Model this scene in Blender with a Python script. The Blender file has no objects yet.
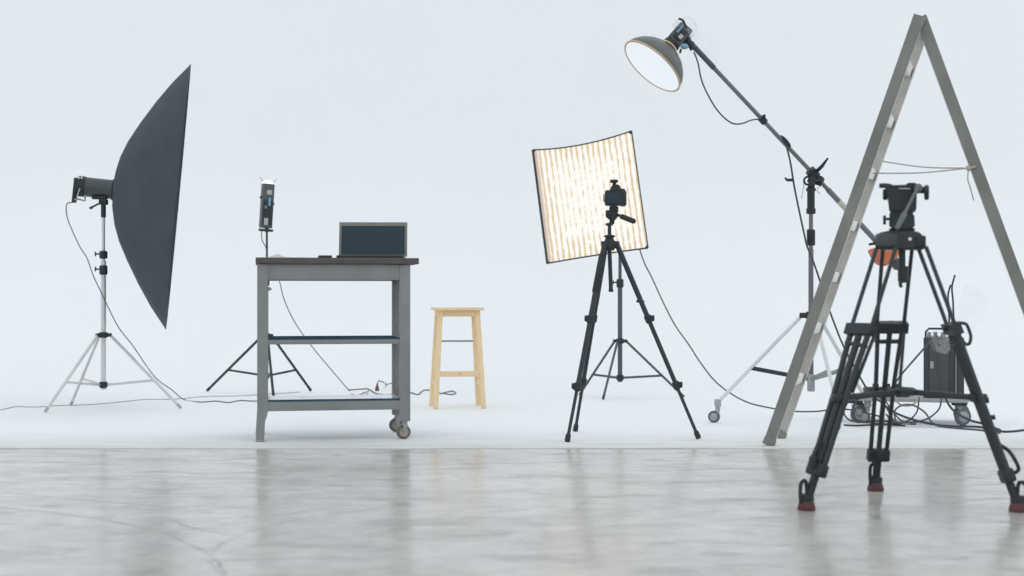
import bpy, bmesh, math, random
from mathutils import Vector, Matrix, Quaternion
random.seed(7)
SC = bpy.context.scene
COL = SC.collection
V = Vector
F = 1430.0      # focal length in pixels of a 1024 wide frame
H = 0.72        # camera height
HY = 296.0      # horizon row
FLOORZ = -0.004 # the concrete lies a few millimetres below the white cyclorama floor

def P(px, py, d):
    return V(((px - 512) / F * d, d, H + (HY - py) / F * d))
def G(px, py, z=0.0):
    d = F * (H - z) / (py - HY)
    return V(((px - 512) / F * d, d, z))

# ------------------------------------------------------------------ materials
def newmat(name):
    m = bpy.data.materials.new(name); m.use_nodes = True
    nt = m.node_tree
    return m, nt, nt.nodes['Principled BSDF']
def mat(name, col, rough=0.5, metal=0.0, var=0.12, scale=9.0, bump=0.0, spec=0.5):
    m, nt, b = newmat(name)
    b.inputs['Metallic'].default_value = metal
    b.inputs['Specular IOR Level'].default_value = spec
    tc = nt.nodes.new('ShaderNodeTexCoord')
    nz = nt.nodes.new('ShaderNodeTexNoise'); nz.inputs['Scale'].default_value = scale; nz.inputs['Detail'].default_value = 4
    nt.links.new(tc.outputs['Object'], nz.inputs['Vector'])
    cr = nt.nodes.new('ShaderNodeValToRGB')
    lo = [max(0, c * (1 - var)) for c in col]; hi = [min(1, c * (1 + var)) for c in col]
    cr.color_ramp.elements[0].position = 0.3; cr.color_ramp.elements[1].position = 0.7
    cr.color_ramp.elements[0].color = (*lo, 1); cr.color_ramp.elements[1].color = (*hi, 1)
    nt.links.new(nz.outputs['Fac'], cr.inputs['Fac']); nt.links.new(cr.outputs['Color'], b.inputs['Base Color'])
    mr = nt.nodes.new('ShaderNodeMapRange'); mr.inputs['To Min'].default_value = max(0.02, rough - 0.07); mr.inputs['To Max'].default_value = min(1, rough + 0.07)
    nt.links.new(nz.outputs['Fac'], mr.inputs['Value']); nt.links.new(mr.outputs['Result'], b.inputs['Roughness'])
    if bump:
        n2 = nt.nodes.new('ShaderNodeTexNoise'); n2.inputs['Scale'].default_value = scale * 14; n2.inputs['Detail'].default_value = 3
        nt.links.new(tc.outputs['Object'], n2.inputs['Vector'])
        bp = nt.nodes.new('ShaderNodeBump'); bp.inputs['Strength'].default_value = bump; bp.inputs['Distance'].default_value = 0.004
        nt.links.new(n2.outputs['Fac'], bp.inputs['Height']); nt.links.new(bp.outputs['Normal'], b.inputs['Normal'])
    return m
def emit(name, col, strength=1.0):
    m, nt, b = newmat(name)
    b.inputs['Base Color'].default_value = (0.02, 0.02, 0.02, 1)
    b.inputs['Roughness'].default_value = 0.6; b.inputs['Specular IOR Level'].default_value = 0.1
    b.inputs['Emission Color'].default_value = (*col, 1)
    b.inputs['Emission Strength'].default_value = strength
    return m
def wood(name, c0, c1, rough=0.45, axis_scale=(3, 3, 3), spec=0.4):
    m, nt, b = newmat(name)
    tc = nt.nodes.new('ShaderNodeTexCoord'); mp = nt.nodes.new('ShaderNodeMapping'); mp.inputs['Scale'].default_value = axis_scale
    nt.links.new(tc.outputs['Object'], mp.inputs['Vector'])
    nz = nt.nodes.new('ShaderNodeTexNoise'); nz.inputs['Scale'].default_value = 6; nz.inputs['Detail'].default_value = 6; nz.inputs['Distortion'].default_value = 0.6
    nt.links.new(mp.outputs['Vector'], nz.inputs['Vector'])
    cr = nt.nodes.new('ShaderNodeValToRGB'); cr.color_ramp.elements[0].position = 0.3; cr.color_ramp.elements[1].position = 0.7
    cr.color_ramp.elements[0].color = (*c0, 1); cr.color_ramp.elements[1].color = (*c1, 1)
    nt.links.new(nz.outputs['Fac'], cr.inputs['Fac']); nt.links.new(cr.outputs['Color'], b.inputs['Base Color'])
    b.inputs['Roughness'].default_value = rough; b.inputs['Specular IOR Level'].default_value = spec
    return m
def plastic(name, amount=0.15):
    m = bpy.data.materials.new(name); m.use_nodes = True; nt = m.node_tree; nt.nodes.clear()
    out = nt.nodes.new('ShaderNodeOutputMaterial'); mix = nt.nodes.new('ShaderNodeMixShader')
    tr = nt.nodes.new('ShaderNodeBsdfTransparent'); add = nt.nodes.new('ShaderNodeMixShader'); df = nt.nodes.new('ShaderNodeBsdfDiffuse'); gl = nt.nodes.new('ShaderNodeBsdfGlossy')
    df.inputs['Color'].default_value = (0.75, 0.75, 0.75, 1); gl.inputs['Roughness'].default_value = 0.25
    gl.inputs['Color'].default_value = (0.9, 0.9, 0.9, 1)
    add.inputs['Fac'].default_value = 0.4
    nt.links.new(df.outputs[0], add.inputs[1]); nt.links.new(gl.outputs[0], add.inputs[2])
    tc = nt.nodes.new('ShaderNodeTexCoord'); nz = nt.nodes.new('ShaderNodeTexNoise'); nz.inputs['Scale'].default_value = 14; nz.inputs['Detail'].default_value = 4
    mr = nt.nodes.new('ShaderNodeMapRange'); mr.inputs['From Min'].default_value = 0.35; mr.inputs['From Max'].default_value = 0.75
    mr.inputs['To Min'].default_value = amount * 0.35; mr.inputs['To Max'].default_value = amount * 1.8
    nt.links.new(tc.outputs['Object'], nz.inputs['Vector']); nt.links.new(nz.outputs['Fac'], mr.inputs['Value'])
    nt.links.new(mr.outputs['Result'], mix.inputs['Fac'])
    nt.links.new(tr.outputs[0], mix.inputs[1]); nt.links.new(add.outputs[0], mix.inputs[2]); nt.links.new(mix.outputs[0], out.inputs['Surface'])
    return m

M = {}
M['black'] = mat('black_plastic', (0.026, 0.032, 0.035), 0.5, var=0.2, spec=0.35)
M['black_metal'] = mat('black_tube', (0.025, 0.032, 0.036), 0.42, var=0.15, spec=0.45)
M['rubber'] = mat('black_rubber', (0.025, 0.030, 0.032), 0.75, var=0.2)
M['softbox'] = mat('softbox_fabric', (0.062, 0.073, 0.079), 0.85, var=0.10, scale=5, bump=0.12, spec=0.2)
M['white_cloth'] = mat('white_diffuser', (0.85, 0.85, 0.84), 0.9, var=0.03)
M['strobe'] = mat('strobe_housing', (0.07, 0.08, 0.085), 0.42, var=0.15)
M['silver'] = mat('silver_tube', (0.62, 0.60, 0.585), 0.38, metal=0.35, var=0.08)
M['chrome'] = mat('chrome', (0.17, 0.165, 0.175), 0.22, metal=0.9, var=0.08)
M['white_paint'] = mat('white_paint', (0.72, 0.71, 0.69), 0.45, var=0.06)
M['steel'] = mat('steel', (0.30, 0.31, 0.31), 0.42, metal=0.4, var=0.15)
M['grey_paint'] = mat('grey_paint', (0.245, 0.25, 0.243), 0.55, var=0.10, scale=7, bump=0.05, spec=0.3)
M['top_wood'] = wood('dark_worktop', (0.085, 0.078, 0.076), (0.125, 0.110, 0.105), 0.6, (2, 14, 14), spec=0.25)
M['shelf_blue'] = mat('blue_shelf_board', (0.055, 0.085, 0.115), 0.9, var=0.2, spec=0.0)
M['shelf_gloss'] = mat('laminate_shelf_board', (0.70, 0.73, 0.76), 0.12, var=0.05, spec=0.8)
M['pine'] = wood('pale_pine', (0.80, 0.585, 0.345), (0.90, 0.69, 0.43), 0.5, (9, 9, 1.2))
M['pine_dark'] = wood('pine_end_grain', (0.76, 0.54, 0.315), (0.88, 0.66, 0.40), 0.55, (1.2, 9, 9))
M['laptop'] = mat('laptop_shell', (0.20, 0.185, 0.165), 0.45, metal=0.2, var=0.06)
M['screen'] = mat('dark_screen', (0.034, 0.053, 0.066), 0.5, var=0.04, spec=0.2)
M['paper'] = mat('white_paper', (0.88, 0.88, 0.87), 0.8, var=0.05)
M['cable'] = mat('grey_cable', (0.10, 0.10, 0.11), 0.6, var=0.1)
M['cable_dark'] = mat('dark_cable', (0.05, 0.055, 0.06), 0.55, var=0.1)
M['cable_pale'] = mat('pale_cable', (0.55, 0.52, 0.47), 0.6, var=0.08)
M['cable_beige'] = mat('beige_cable', (0.50, 0.44, 0.36), 0.6, var=0.08)
M['ladder'] = mat('ladder_outer_grey', (0.225, 0.225, 0.203), 0.6, metal=0.1, var=0.16, scale=6, bump=0.08, spec=0.3)  # darker grey for outer webs, foot caps and hinge pin
M['ladder_in'] = mat('ladder_inner_pale', (0.56, 0.54, 0.50), 0.5, metal=0.1, var=0.14, scale=8)  # paler tone for the inner faces of the stiles
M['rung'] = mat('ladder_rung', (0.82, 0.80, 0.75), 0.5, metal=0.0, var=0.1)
M['string'] = mat('pale_string', (0.42, 0.38, 0.33), 0.8, var=0.1)
M['orange'] = mat('orange_bag', (0.58, 0.17, 0.085), 0.75, var=0.12, bump=0.2)
M['red'] = mat('red_rubber', (0.095, 0.028, 0.032), 0.6, var=0.15)
M['arm'] = mat('arm_tube', (0.17, 0.18, 0.185), 0.4, metal=0.4, var=0.12)
M['hinge'] = mat('hinge_block_grey', (0.052, 0.060, 0.063), 0.5, var=0.12)
M['plug'] = mat('brown_plug', (0.15, 0.075, 0.065), 0.6, var=0.15)
M['grip'] = mat('grey_grip', (0.13, 0.14, 0.14), 0.6, var=0.1)
M['dish'] = mat('dish_outside', (0.125, 0.125, 0.118), 0.38, metal=0.3, var=0.08)
M['dish_rim'] = mat('dish_rim', (0.52, 0.38, 0.24), 0.4, metal=0.4, var=0.1)
M['blue'] = mat('blue_clip', (0.20, 0.36, 0.50), 0.4, var=0.1)
M['pack'] = mat('power_pack_housing', (0.075, 0.082, 0.084), 0.5, var=0.12)
M['pack_dark'] = mat('power_pack_trim', (0.045, 0.052, 0.055), 0.5, var=0.12)
M['label'] = mat('grey_label', (0.42, 0.42, 0.40), 0.6, var=0.06)
M['wheel'] = mat('caster_tyre', (0.10, 0.12, 0.125), 0.5, var=0.15)
M['wheel_tan'] = mat('caster_tyre_tan', (0.13, 0.12, 0.11), 0.55, var=0.15)
M['hub_tan'] = mat('caster_hub_tan', (0.36, 0.32, 0.26), 0.5, var=0.1)
M['hub_grey'] = mat('caster_hub_grey', (0.36, 0.37, 0.37), 0.4, var=0.1)
M['glow'] = emit('lamp_front_glow', (0.80, 0.86, 0.92), 1.0)
M['warm_glow'] = emit('warm_slot', (1.0, 0.72, 0.40), 0.9)
M['flare'] = emit('small_lamp_glow', (0.93, 0.97, 1.0), 1.3)
M['bag'] = plastic('clear_plastic', 0.16)
M['bag_thin'] = plastic('thin_clear_plastic', 0.05)
M['dark_strip'] = mat('panel_border', (0.05, 0.055, 0.06), 0.8, var=0.15)

# ------------------------------------------------------------------ mesh builder
class MB:
    def __init__(s): s.bm = bmesh.new()
    def _xf(s, verts, M4):
        bmesh.ops.transform(s.bm, matrix=M4, verts=verts)
    def box(s, c, size, rot=None, bevel=0.0):
        r = bmesh.ops.create_cube(s.bm, size=1.0); vs = r['verts']
        s._xf(vs, Matrix.Diagonal((*size, 1)))
        if bevel:
            es = list({e for v in vs for e in v.link_edges})
            rr = bmesh.ops.bevel(s.bm, geom=es, offset=min(bevel, min(size) * 0.45), segments=2, affect='EDGES', profile=0.5)
            vs = list({v for f in rr['faces'] for v in f.verts} | {v for v in vs if v.is_valid})
        m = Matrix.Translation(V(c))
        if rot is not None: m = m @ rot.to_4x4()
        s._xf(vs, m); return s
    def bar(s, p0, p1, w, t, side=None, bevel=0.0):
        """rectangular bar from p0 to p1; side = direction of the width w"""
        p0, p1 = V(p0), V(p1); z = (p1 - p0); L = z.length; z.normalize()
        side = V(side) if side is not None else (V((1, 0, 0)) if abs(z.x) < 0.9 else V((0, 1, 0)))
        x = (side - z * side.dot(z)).normalized(); y = z.cross(x)
        R = Matrix((x, y, z)).transposed()
        return s.box((p0 + p1) / 2, (w, t, L), R, bevel)
    def cyl(s, p0, p1, r0, r1=None, seg=14):
        p0, p1 = V(p0), V(p1); r1 = r0 if r1 is None else r1
        return s.lathe([(0, r0), ((p1 - p0).length, r1)], p0, p1 - p0, seg)
    def lathe(s, prof, o, axis, seg=20, cap=True, phase=0.0, ref=None):
        o = V(o); z = V(axis).normalized()
        ref = V(ref) if ref is not None else (V((0, 0, 1)) if abs(z.z) < 0.9 else V((1, 0, 0)))
        x = (ref - z * ref.dot(z)).normalized(); y = z.cross(x)
        rings = []
        for a, r in prof:
            if r < 1e-6: rings.append([s.bm.verts.new(o + z * a)])
            else: rings.append([s.bm.verts.new(o + z * a + (x * math.cos(phase + 2 * math.pi * i / seg) + y * math.sin(phase + 2 * math.pi * i / seg)) * r) for i in range(seg)])
        for A, B in zip(rings, rings[1:]):
            for i in range(seg):
                j = (i + 1) % seg
                if len(A) == 1 and len(B) == 1: continue
                if len(A) == 1: s.bm.faces.new((A[0], B[j], B[i]))
                elif len(B) == 1: s.bm.faces.new((A[i], A[j], B[0]))
                else: s.bm.faces.new((A[i], A[j], B[j], B[i]))
        if cap:
            if len(rings[0]) > 1: s.bm.faces.new(list(reversed(rings[0])))
            if len(rings[-1]) > 1: s.bm.faces.new(rings[-1])
        return s
    def tube(s, pts, r, seg=8, smooth=6, closed=False):
        pts = [V(p) for p in pts]
        if smooth and len(pts) > 2: pts = catmull(pts, smooth)
        n = len(pts); rings = []; px = None
        for i, p in enumerate(pts):
            t = (pts[min(i + 1, n - 1)] - pts[max(i - 1, 0)])
            if t.length < 1e-9: t = V((0, 0, 1))
            t.normalize()
            if px is None:
                px = V((0, 0, 1)) if abs(t.z) < 0.9 else V((1, 0, 0))
            x = (px - t * px.dot(t))
            if x.length < 1e-6: x = t.orthogonal()
            x.normalize(); px = x; y = t.cross(x)
            rr = r[min(i, len(r) - 1)] if isinstance(r, (list, tuple)) else r
            rings.append([s.bm.verts.new(p + (x * math.cos(2 * math.pi * k / seg) + y * math.sin(2 * math.pi * k / seg)) * rr) for k in range(seg)])
        for A, B in zip(rings, rings[1:]):
            for k in range(seg):
                j = (k + 1) % seg; s.bm.faces.new((A[k], A[j], B[j], B[k]))
        s.bm.faces.new(list(reversed(rings[0]))); s.bm.faces.new(rings[-1])
        return s
    def ball(s, c, r, scale=(1, 1, 1), rot=None, u=16, v=10):
        rr = bmesh.ops.create_uvsphere(s.bm, u_segments=u, v_segments=v, radius=r); vs = rr['verts']
        m = Matrix.Translation(V(c))
        if rot is not None: m = m @ rot.to_4x4()
        s._xf(vs, m @ Matrix.Diagonal((*scale, 1))); return s
    def prism(s, outline, nvec, depth):
        """extrude a closed 3D outline along nvec by depth"""
        nv = V(nvec).normalized() * depth
        A = [s.bm.verts.new(V(p)) for p in outline]; B = [s.bm.verts.new(V(p) + nv) for p in outline]
        n = len(A); s.bm.faces.new(A); s.bm.faces.new(list(reversed(B)))
        for i in range(n):
            j = (i + 1) % n; s.bm.faces.new((A[j], A[i], B[i], B[j]))
        return s
    def torus(s, c, axis, R, r, seg=28, sub=8):
        z = V(axis).normalized(); x = z.orthogonal().normalized(); y = z.cross(x); c = V(c)
        rings = []
        for i in range(seg):
            a = 2 * math.pi * i / seg; d = x * math.cos(a) + y * math.sin(a)
            rings.append([s.bm.verts.new(c + d * (R + r * math.cos(2 * math.pi * k / sub)) + z * r * math.sin(2 * math.pi * k / sub)) for k in range(sub)])
        for i in range(seg):
            A, B = rings[i], rings[(i + 1) % seg]
            for k in range(sub):
                j = (k + 1) % sub; s.bm.faces.new((A[k], A[j], B[j], B[k]))
        return s
    def build(s, name, m, parent=None, local=False, origin=None, ang=0.6):
        bm = s.bm
        bmesh.ops.recalc_face_normals(bm, faces=bm.faces)
        if parent is not None and not local:
            root = parent
            while root.parent: root = root.parent
            mw = Matrix.Translation(root.location) @ root.rotation_euler.to_matrix().to_4x4()
            bmesh.ops.transform(bm, matrix=mw.inverted(), verts=bm.verts)
        loc = None
        if parent is None:
            if origin is None:
                xs = [v.co for v in bm.verts]
                origin = V((sum(c.x for c in xs) / len(xs), sum(c.y for c in xs) / len(xs), min(c.z for c in xs)))
            loc = V(origin); bmesh.ops.translate(bm, vec=-loc, verts=bm.verts)
        me = bpy.data.meshes.new(name); bm.to_mesh(me); bm.free()
        me.shade_smooth(); me.set_sharp_from_angle(angle=ang)
        o = bpy.data.objects.new(name, me); COL.objects.link(o); me.materials.append(m)
        if parent is not None: o.parent = parent
        else: o.location = loc
        return o

def catmull(pts, k):
    out = []; n = len(pts)
    for i in range(n - 1):
        p0, p1, p2, p3 = pts[max(i - 1, 0)], pts[i], pts[i + 1], pts[min(i + 2, n - 1)]
        for j in range(k):
            t = j / k
            out.append(0.5 * ((2 * p1) + (p2 - p0) * t + (2 * p0 - 5 * p1 + 4 * p2 - p3) * t * t + (3 * p1 - p0 - 3 * p2 + p3) * t ** 3))
    out.append(pts[-1]); return out

def tag(o, label, cat, group=None):
    o['label'] = label; o['category'] = cat
    if group: o['group'] = group
    return o
def thing(name, label, cat, loc, rotz=0.0, group=None):
    o = bpy.data.objects.new(name, None); COL.objects.link(o)
    o.empty_display_size = 0.1
    o.location = loc; o.rotation_euler = (0, 0, rotz)
    return tag(o, label, cat, group)
def lerp(a, b, t): return V(a) + (V(b) - V(a)) * t

# ------------------------------------------------------------------ setting
CY0 = 6.78        # where the white cyclorama floor starts
CYB = 14.0; RAD = 2.2; TOP = 7.0; HW = 12.0
mc, nt, b = newmat('cyclorama_white')
b.inputs['Roughness'].default_value = 0.8; b.inputs['Specular IOR Level'].default_value = 0.15
tc = nt.nodes.new('ShaderNodeTexCoord')
nz = nt.nodes.new('ShaderNodeTexNoise'); nz.inputs['Scale'].default_value = 0.8; nz.inputs['Detail'].default_value = 6
nt.links.new(tc.outputs['Object'], nz.inputs['Vector'])
cr = nt.nodes.new('ShaderNodeValToRGB'); cr.color_ramp.elements[0].position = 0.3; cr.color_ramp.elements[1].position = 0.7
cr.color_ramp.elements[0].color = (0.878, 0.880, 0.878, 1); cr.color_ramp.elements[1].color = (0.890, 0.892, 0.890, 1)
nt.links.new(nz.outputs['Fac'], cr.inputs['Fac'])
# scuffed, slightly grubby front margin of the painted floor (wear where people walk on it)
sx = nt.nodes.new('ShaderNodeSeparateXYZ'); nt.links.new(tc.outputs['Object'], sx.inputs[0])
mr = nt.nodes.new('ShaderNodeMapRange'); mr.inputs['From Min'].default_value = CY0; mr.inputs['From Max'].default_value = CY0 + 0.9
mr.inputs['To Min'].default_value = 1.0; mr.inputs['To Max'].default_value = 0.0
nt.links.new(sx.outputs['Y'], mr.inputs['Value'])
mp = nt.nodes.new('ShaderNodeMapping'); mp.inputs['Scale'].default_value = (1.2, 5, 1); nt.links.new(tc.outputs['Object'], mp.inputs['Vector'])
n2 = nt.nodes.new('ShaderNodeTexNoise'); n2.inputs['Scale'].default_value = 2.2; n2.inputs['Detail'].default_value = 8; nt.links.new(mp.outputs['Vector'], n2.inputs['Vector'])
mu = nt.nodes.new('ShaderNodeMath'); mu.operation = 'MULTIPLY'; nt.links.new(mr.outputs['Result'], mu.inputs[0]); nt.links.new(n2.outputs['Fac'], mu.inputs[1])
mx = nt.nodes.new('ShaderNodeMix'); mx.data_type = 'RGBA'; nt.links.new(mu.outputs[0], mx.inputs['Factor'])
nt.links.new(cr.outputs['Color'], mx.inputs[6]); mx.inputs[7].default_value = (0.52, 0.49, 0.45, 1)
nt.links.new(mx.outputs[2], b.inputs['Base Color'])

n = 24
prof = [(CYB - RAD - 0.5, 0.0)]
for i in range(n + 1):
    a = math.pi / 2 * i / n
    prof.append((CYB - RAD + RAD * math.sin(a), RAD - RAD * math.cos(a)))
prof.append((CYB, TOP)); prof.append((CYB + 0.1, TOP)); 
def sweep(name, prof):
    bm = bmesh.new(); rows = []
    for (y, z) in prof: rows.append([bm.verts.new((x, y, z)) for x in (-HW, -HW / 2, 0, HW / 2, HW)])
    for A, B in zip(rows, rows[1:]):
        for i in range(4): bm.faces.new((A[i], A[i + 1], B[i + 1], B[i]))
    me = bpy.data.meshes.new(name); bmesh.ops.recalc_face_normals(bm, faces=bm.faces); bm.to_mesh(me); bm.free()
    me.shade_smooth(); me.set_sharp_from_angle(angle=0.5); me.materials.append(mc)
    o = bpy.data.objects.new(name, me); COL.objects.link(o); o['kind'] = 'structure'; return o
sweep('wall_back', prof)

# polished concrete
mf, nt, b = newmat('polished_concrete')
N = nt.nodes.new; Lk = nt.links.new
tc = N('ShaderNodeTexCoord')
def noise(scale, detail, vec=None, dist=0.0, rough=0.55):
    q = N('ShaderNodeTexNoise'); q.inputs['Scale'].default_value = scale; q.inputs['Detail'].default_value = detail
    q.inputs['Distortion'].default_value = dist; q.inputs['Roughness'].default_value = rough
    Lk(vec if vec is not None else tc.outputs['Object'], q.inputs['Vector']); return q.outputs['Fac']
def ramp(fac, p0, c0, p1, c1):
    q = N('ShaderNodeValToRGB'); q.color_ramp.elements[0].position = p0; q.color_ramp.elements[1].position = p1
    q.color_ramp.elements[0].color = (*c0, 1); q.color_ramp.elements[1].color = (*c1, 1); Lk(fac, q.inputs['Fac']); return q.outputs['Color']
def mixc(fac, a, bb, mode='MIX'):
    q = N('ShaderNodeMix'); q.data_type = 'RGBA'; q.blend_type = mode
    if isinstance(fac, (int, float)): q.inputs['Factor'].default_value = fac
    else: Lk(fac, q.inputs['Factor'])
    for sck, val in ((q.inputs[6], a), (q.inputs[7], bb)):
        if isinstance(val, tuple): sck.default_value = (*val, 1)
        else: Lk(val, sck)
    return q.outputs[2]
def math_(op, a, bb=None, clamp=False):
    q = N('ShaderNodeMath'); q.operation = op; q.use_clamp = clamp
    for i, v_ in enumerate((a, bb)):
        if v_ is None: continue
        if isinstance(v_, (int, float)): q.inputs[i].default_value = v_
        else: Lk(v_, q.inputs[i])
    return q.outputs[0]
def maprange(v_, a, bb, c, d, smooth=False):
    q = N('ShaderNodeMapRange'); q.interpolation_type = 'SMOOTHSTEP' if smooth else 'LINEAR'
    Lk(v_, q.inputs['Value'])
    for k, x in zip(('From Min', 'From Max', 'To Min', 'To Max'), (a, bb, c, d)): q.inputs[k].default_value = x
    return q.outputs['Result']
cloud = noise(1.3, 7, dist=0.8)
fine = noise(9, 8, dist=0.4, rough=0.65)
colr = ramp(cloud, 0.30, (0.41, 0.386, 0.357), 0.70, (0.61, 0.578, 0.538))
colr = mixc(0.5, colr, ramp(fine, 0.3, (0.26, 0.243, 0.223), 0.72, (0.67, 0.635, 0.592)))
# curved tyre scuffs: thin broken arcs through three floor points
sep = N('ShaderNodeSeparateXYZ'); Lk(tc.outputs['Object'], sep.inputs[0])
def circle3(a, bq, c):
    ax, ay, bx, by, cx, cy = a.x, a.y, bq.x, bq.y, c.x, c.y
    d = 2 * (ax * (by - cy) + bx * (cy - ay) + cx * (ay - by))
    ux = ((ax**2 + ay**2) * (by - cy) + (bx**2 + by**2) * (cy - ay) + (cx**2 + cy**2) * (ay - by)) / d
    uy = ((ax**2 + ay**2) * (cx - bx) + (bx**2 + by**2) * (ax - cx) + (cx**2 + cy**2) * (bx - ax)) / d
    return ux, uy, math.hypot(ax - ux, ay - uy)
breakup = maprange(noise(5.0, 5, rough=0.7), 0.38, 0.62, 0.0, 1.0)
wob = math_('MULTIPLY', math_('SUBTRACT', noise(7, 4), 0.5), 0.05)
scuff = None
for a, bq, c, x0, x1, w, st in ((G(0, 506.5), G(140, 526), G(222, 566), -3.5, -0.70, 0.016, 0.9),
                        (G(212, 552), G(280, 522), G(430, 503.5), -0.96, 0.10, 0.014, 0.7),
                        (G(0, 491), G(110, 501), G(192, 508), -3.5, -1.0, 0.022, 0.7),
                        (G(190, 508), G(225, 500), G(300, 493), -1.12, -0.70, 0.022, 0.6)):
    ux, uy, rr = circle3(a, bq, c)
    dx = math_('SUBTRACT', sep.outputs['X'], ux); dy = math_('SUBTRACT', sep.outputs['Y'], uy)
    dist = math_('SQRT', math_('ADD', math_('MULTIPLY', dx, dx), math_('MULTIPLY', dy, dy)))
    dd = math_('ABSOLUTE', math_('ADD', math_('SUBTRACT', dist, rr), wob))
    line = maprange(dd, 0.0, w, st, 0.0, True)
    win = math_('MULTIPLY', maprange(sep.outputs['X'], x0, x0 + 0.06, 0, 1), maprange(sep.outputs['X'], x1 - 0.06, x1, 1, 0))
    # only the near half of each circle
    side = maprange(math_('MULTIPLY', math_('SUBTRACT', sep.outputs['Y'], uy), 1.0 if a.y > uy else -1.0), -0.1, 0.0, 0.0, 1.0) if abs(a.y - uy) > 0.3 else None
    line = math_('MULTIPLY', line, win)
    if side is not None: line = math_('MULTIPLY', line, side)
    scuff = line if scuff is None else math_('MAXIMUM', scuff, line)
scuff = math_('MULTIPLY', scuff, maprange(breakup, 0, 1, 0.0, 0.9))
mps = N('ShaderNodeMapping'); mps.inputs['Scale'].default_value = (0.9, 2.6, 1); mps.inputs['Rotation'].default_value = (0, 0, 0.06); Lk(tc.outputs['Object'], mps.inputs['Vector'])
streak = maprange(noise(3.2, 8, vec=mps.outputs['Vector'], dist=0.5, rough=0.7), 0.52, 0.70, 0.0, 0.8)
colr = mixc(streak, colr, (0.27, 0.26, 0.245))
colr = mixc(scuff, colr, (0.22, 0.21, 0.195))
Lk(colr, b.inputs['Base Color'])
rgh = maprange(cloud, 0.3, 0.7, 0.14, 0.21)
rgh = math_('ADD', rgh, math_('MULTIPLY', scuff, 0.3)); rgh = math_('ADD', rgh, math_('MULTIPLY', streak, 0.22))
Lk(rgh, b.inputs['Coat Roughness']); b.inputs['Roughness'].default_value = 0.45; b.inputs['Specular IOR Level'].default_value = 0.3
b.inputs['Coat IOR'].default_value = 1.5; b.inputs['Coat Tint'].default_value = (1.0, 0.995, 0.985, 1)
blot = noise(2.2, 8, vec=mps.outputs['Vector'], dist=0.6, rough=0.65)
cw = math_('SUBTRACT', maprange(blot, 0.40, 0.60, 1.0, 0.45), math_('MULTIPLY', streak, 0.5))
Lk(math_('MULTIPLY', cw, maprange(fine, 0.35, 0.65, 1.0, 0.85)), b.inputs['Coat Weight'])
fl = MB(); fl.box((0, (CY0 - 5.0) / 2, FLOORZ - 0.05), (2 * HW, CY0 + 5.0, 0.1))
floor = fl.build('floor', mf, origin=(0, 0, 0)); floor['kind'] = 'structure'
fl = MB(); fl.box((0, (CY0 + CYB - RAD - 0.5) / 2, -0.05), (2 * HW, CYB - RAD - 0.5 - CY0, 0.1))
floor = fl.build('floor', mc, origin=(0, 0, 0)); floor['kind'] = 'structure'

# ------------------------------------------------------------------ shared builders
def light_stand(root, X, Y, feet, zc, zh, ztop, r_low, r_up, m_tube, m_leg, joints=(), legw=0.011, z0=0.0, knob=True, zsplit=None, brace_m=None, tip_m=None):
    """tripod light stand: two-stage pole, collar, hub, three legs each with its brace and tip"""
    zs = zsplit if zsplit is not None else zc + 0.45
    b = MB(); b.cyl((X, Y, zh - 0.03), (X, Y, zs), r_low); b.build('lower_pole', m_tube, root)
    b = MB(); b.cyl((X, Y, zs - 0.02), (X, Y, ztop), r_up); b.build('upper_pole', m_tube, root)
    b = MB(); b.lathe([(-0.018, r_low + 0.006), (-0.012, r_low + 0.013), (0.012, r_low + 0.013), (0.018, r_low + 0.006)], (X, Y, zc), (0, 0, 1))
    for f in feet:
        d = V((f.x - X, f.y - Y, 0)).normalized()
        b.bar(V((X, Y, zc)) + d * r_low, V((X, Y, zc)) + d * (r_low + 0.036), 0.022, 0.026, side=(0, 0, 1), bevel=0.003)
    b.build('collar', M['black'], root)
    b = MB(); b.lathe([(-0.02, r_low + 0.004), (-0.012, r_low + 0.010), (0.012, r_low + 0.010), (0.02, r_low + 0.004)], (X, Y, zh), (0, 0, 1))
    b.build('hub', M['black'], root)
    for f in feet:
        d = V((f.x - X, f.y - Y, 0)).normalized()
        a = V((X, Y, zc)) + d * (r_low + 0.026)
        e = V((f.x, f.y, z0 + legw))
        lg = MB(); lg.tube([a, lerp(a, e, 0.985)], legw, seg=10, smooth=0); lo = lg.build('leg', m_leg, root)
        tp = MB(); tp.lathe([(0, legw * 0.9), (0.003, legw * 1.0), (0.03, legw * 1.1), (0.034, legw * 0.9)], e, (a - e)); tp.build('foot_tip', tip_m or M['rubber'], lo)
        mid = lerp(a, e, 0.62)
        br = MB(); br.bar(V((X, Y, zh)) + d * r_low, mid, 0.016, 0.006, side=(0, 0, 1), bevel=0.002)
        br.ball(mid, 0.010); br.build('brace', brace_m or m_leg, root)
    for (zj, w) in joints:
        b = MB(); b.lathe([(-w / 2, r_low + 0.004), (-w / 2 + 0.006, r_low + 0.009), (w / 2 - 0.006, r_low + 0.009), (w / 2, r_low + 0.004)], (X, Y, zj), (0, 0, 1))
        c = b.build('clamp', M['black'], root)
        k = MB(); k.cyl((X - r_low, Y, zj + w * 0.1), (X - r_low - 0.03, Y - 0.008, zj + w * 0.1), 0.005)
        k.box((X - r_low - 0.032, Y - 0.008, zj + w * 0.1), (0.008, 0.012, 0.03), bevel=0.003); k.build('wing_knob', M['black'], c)

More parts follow.
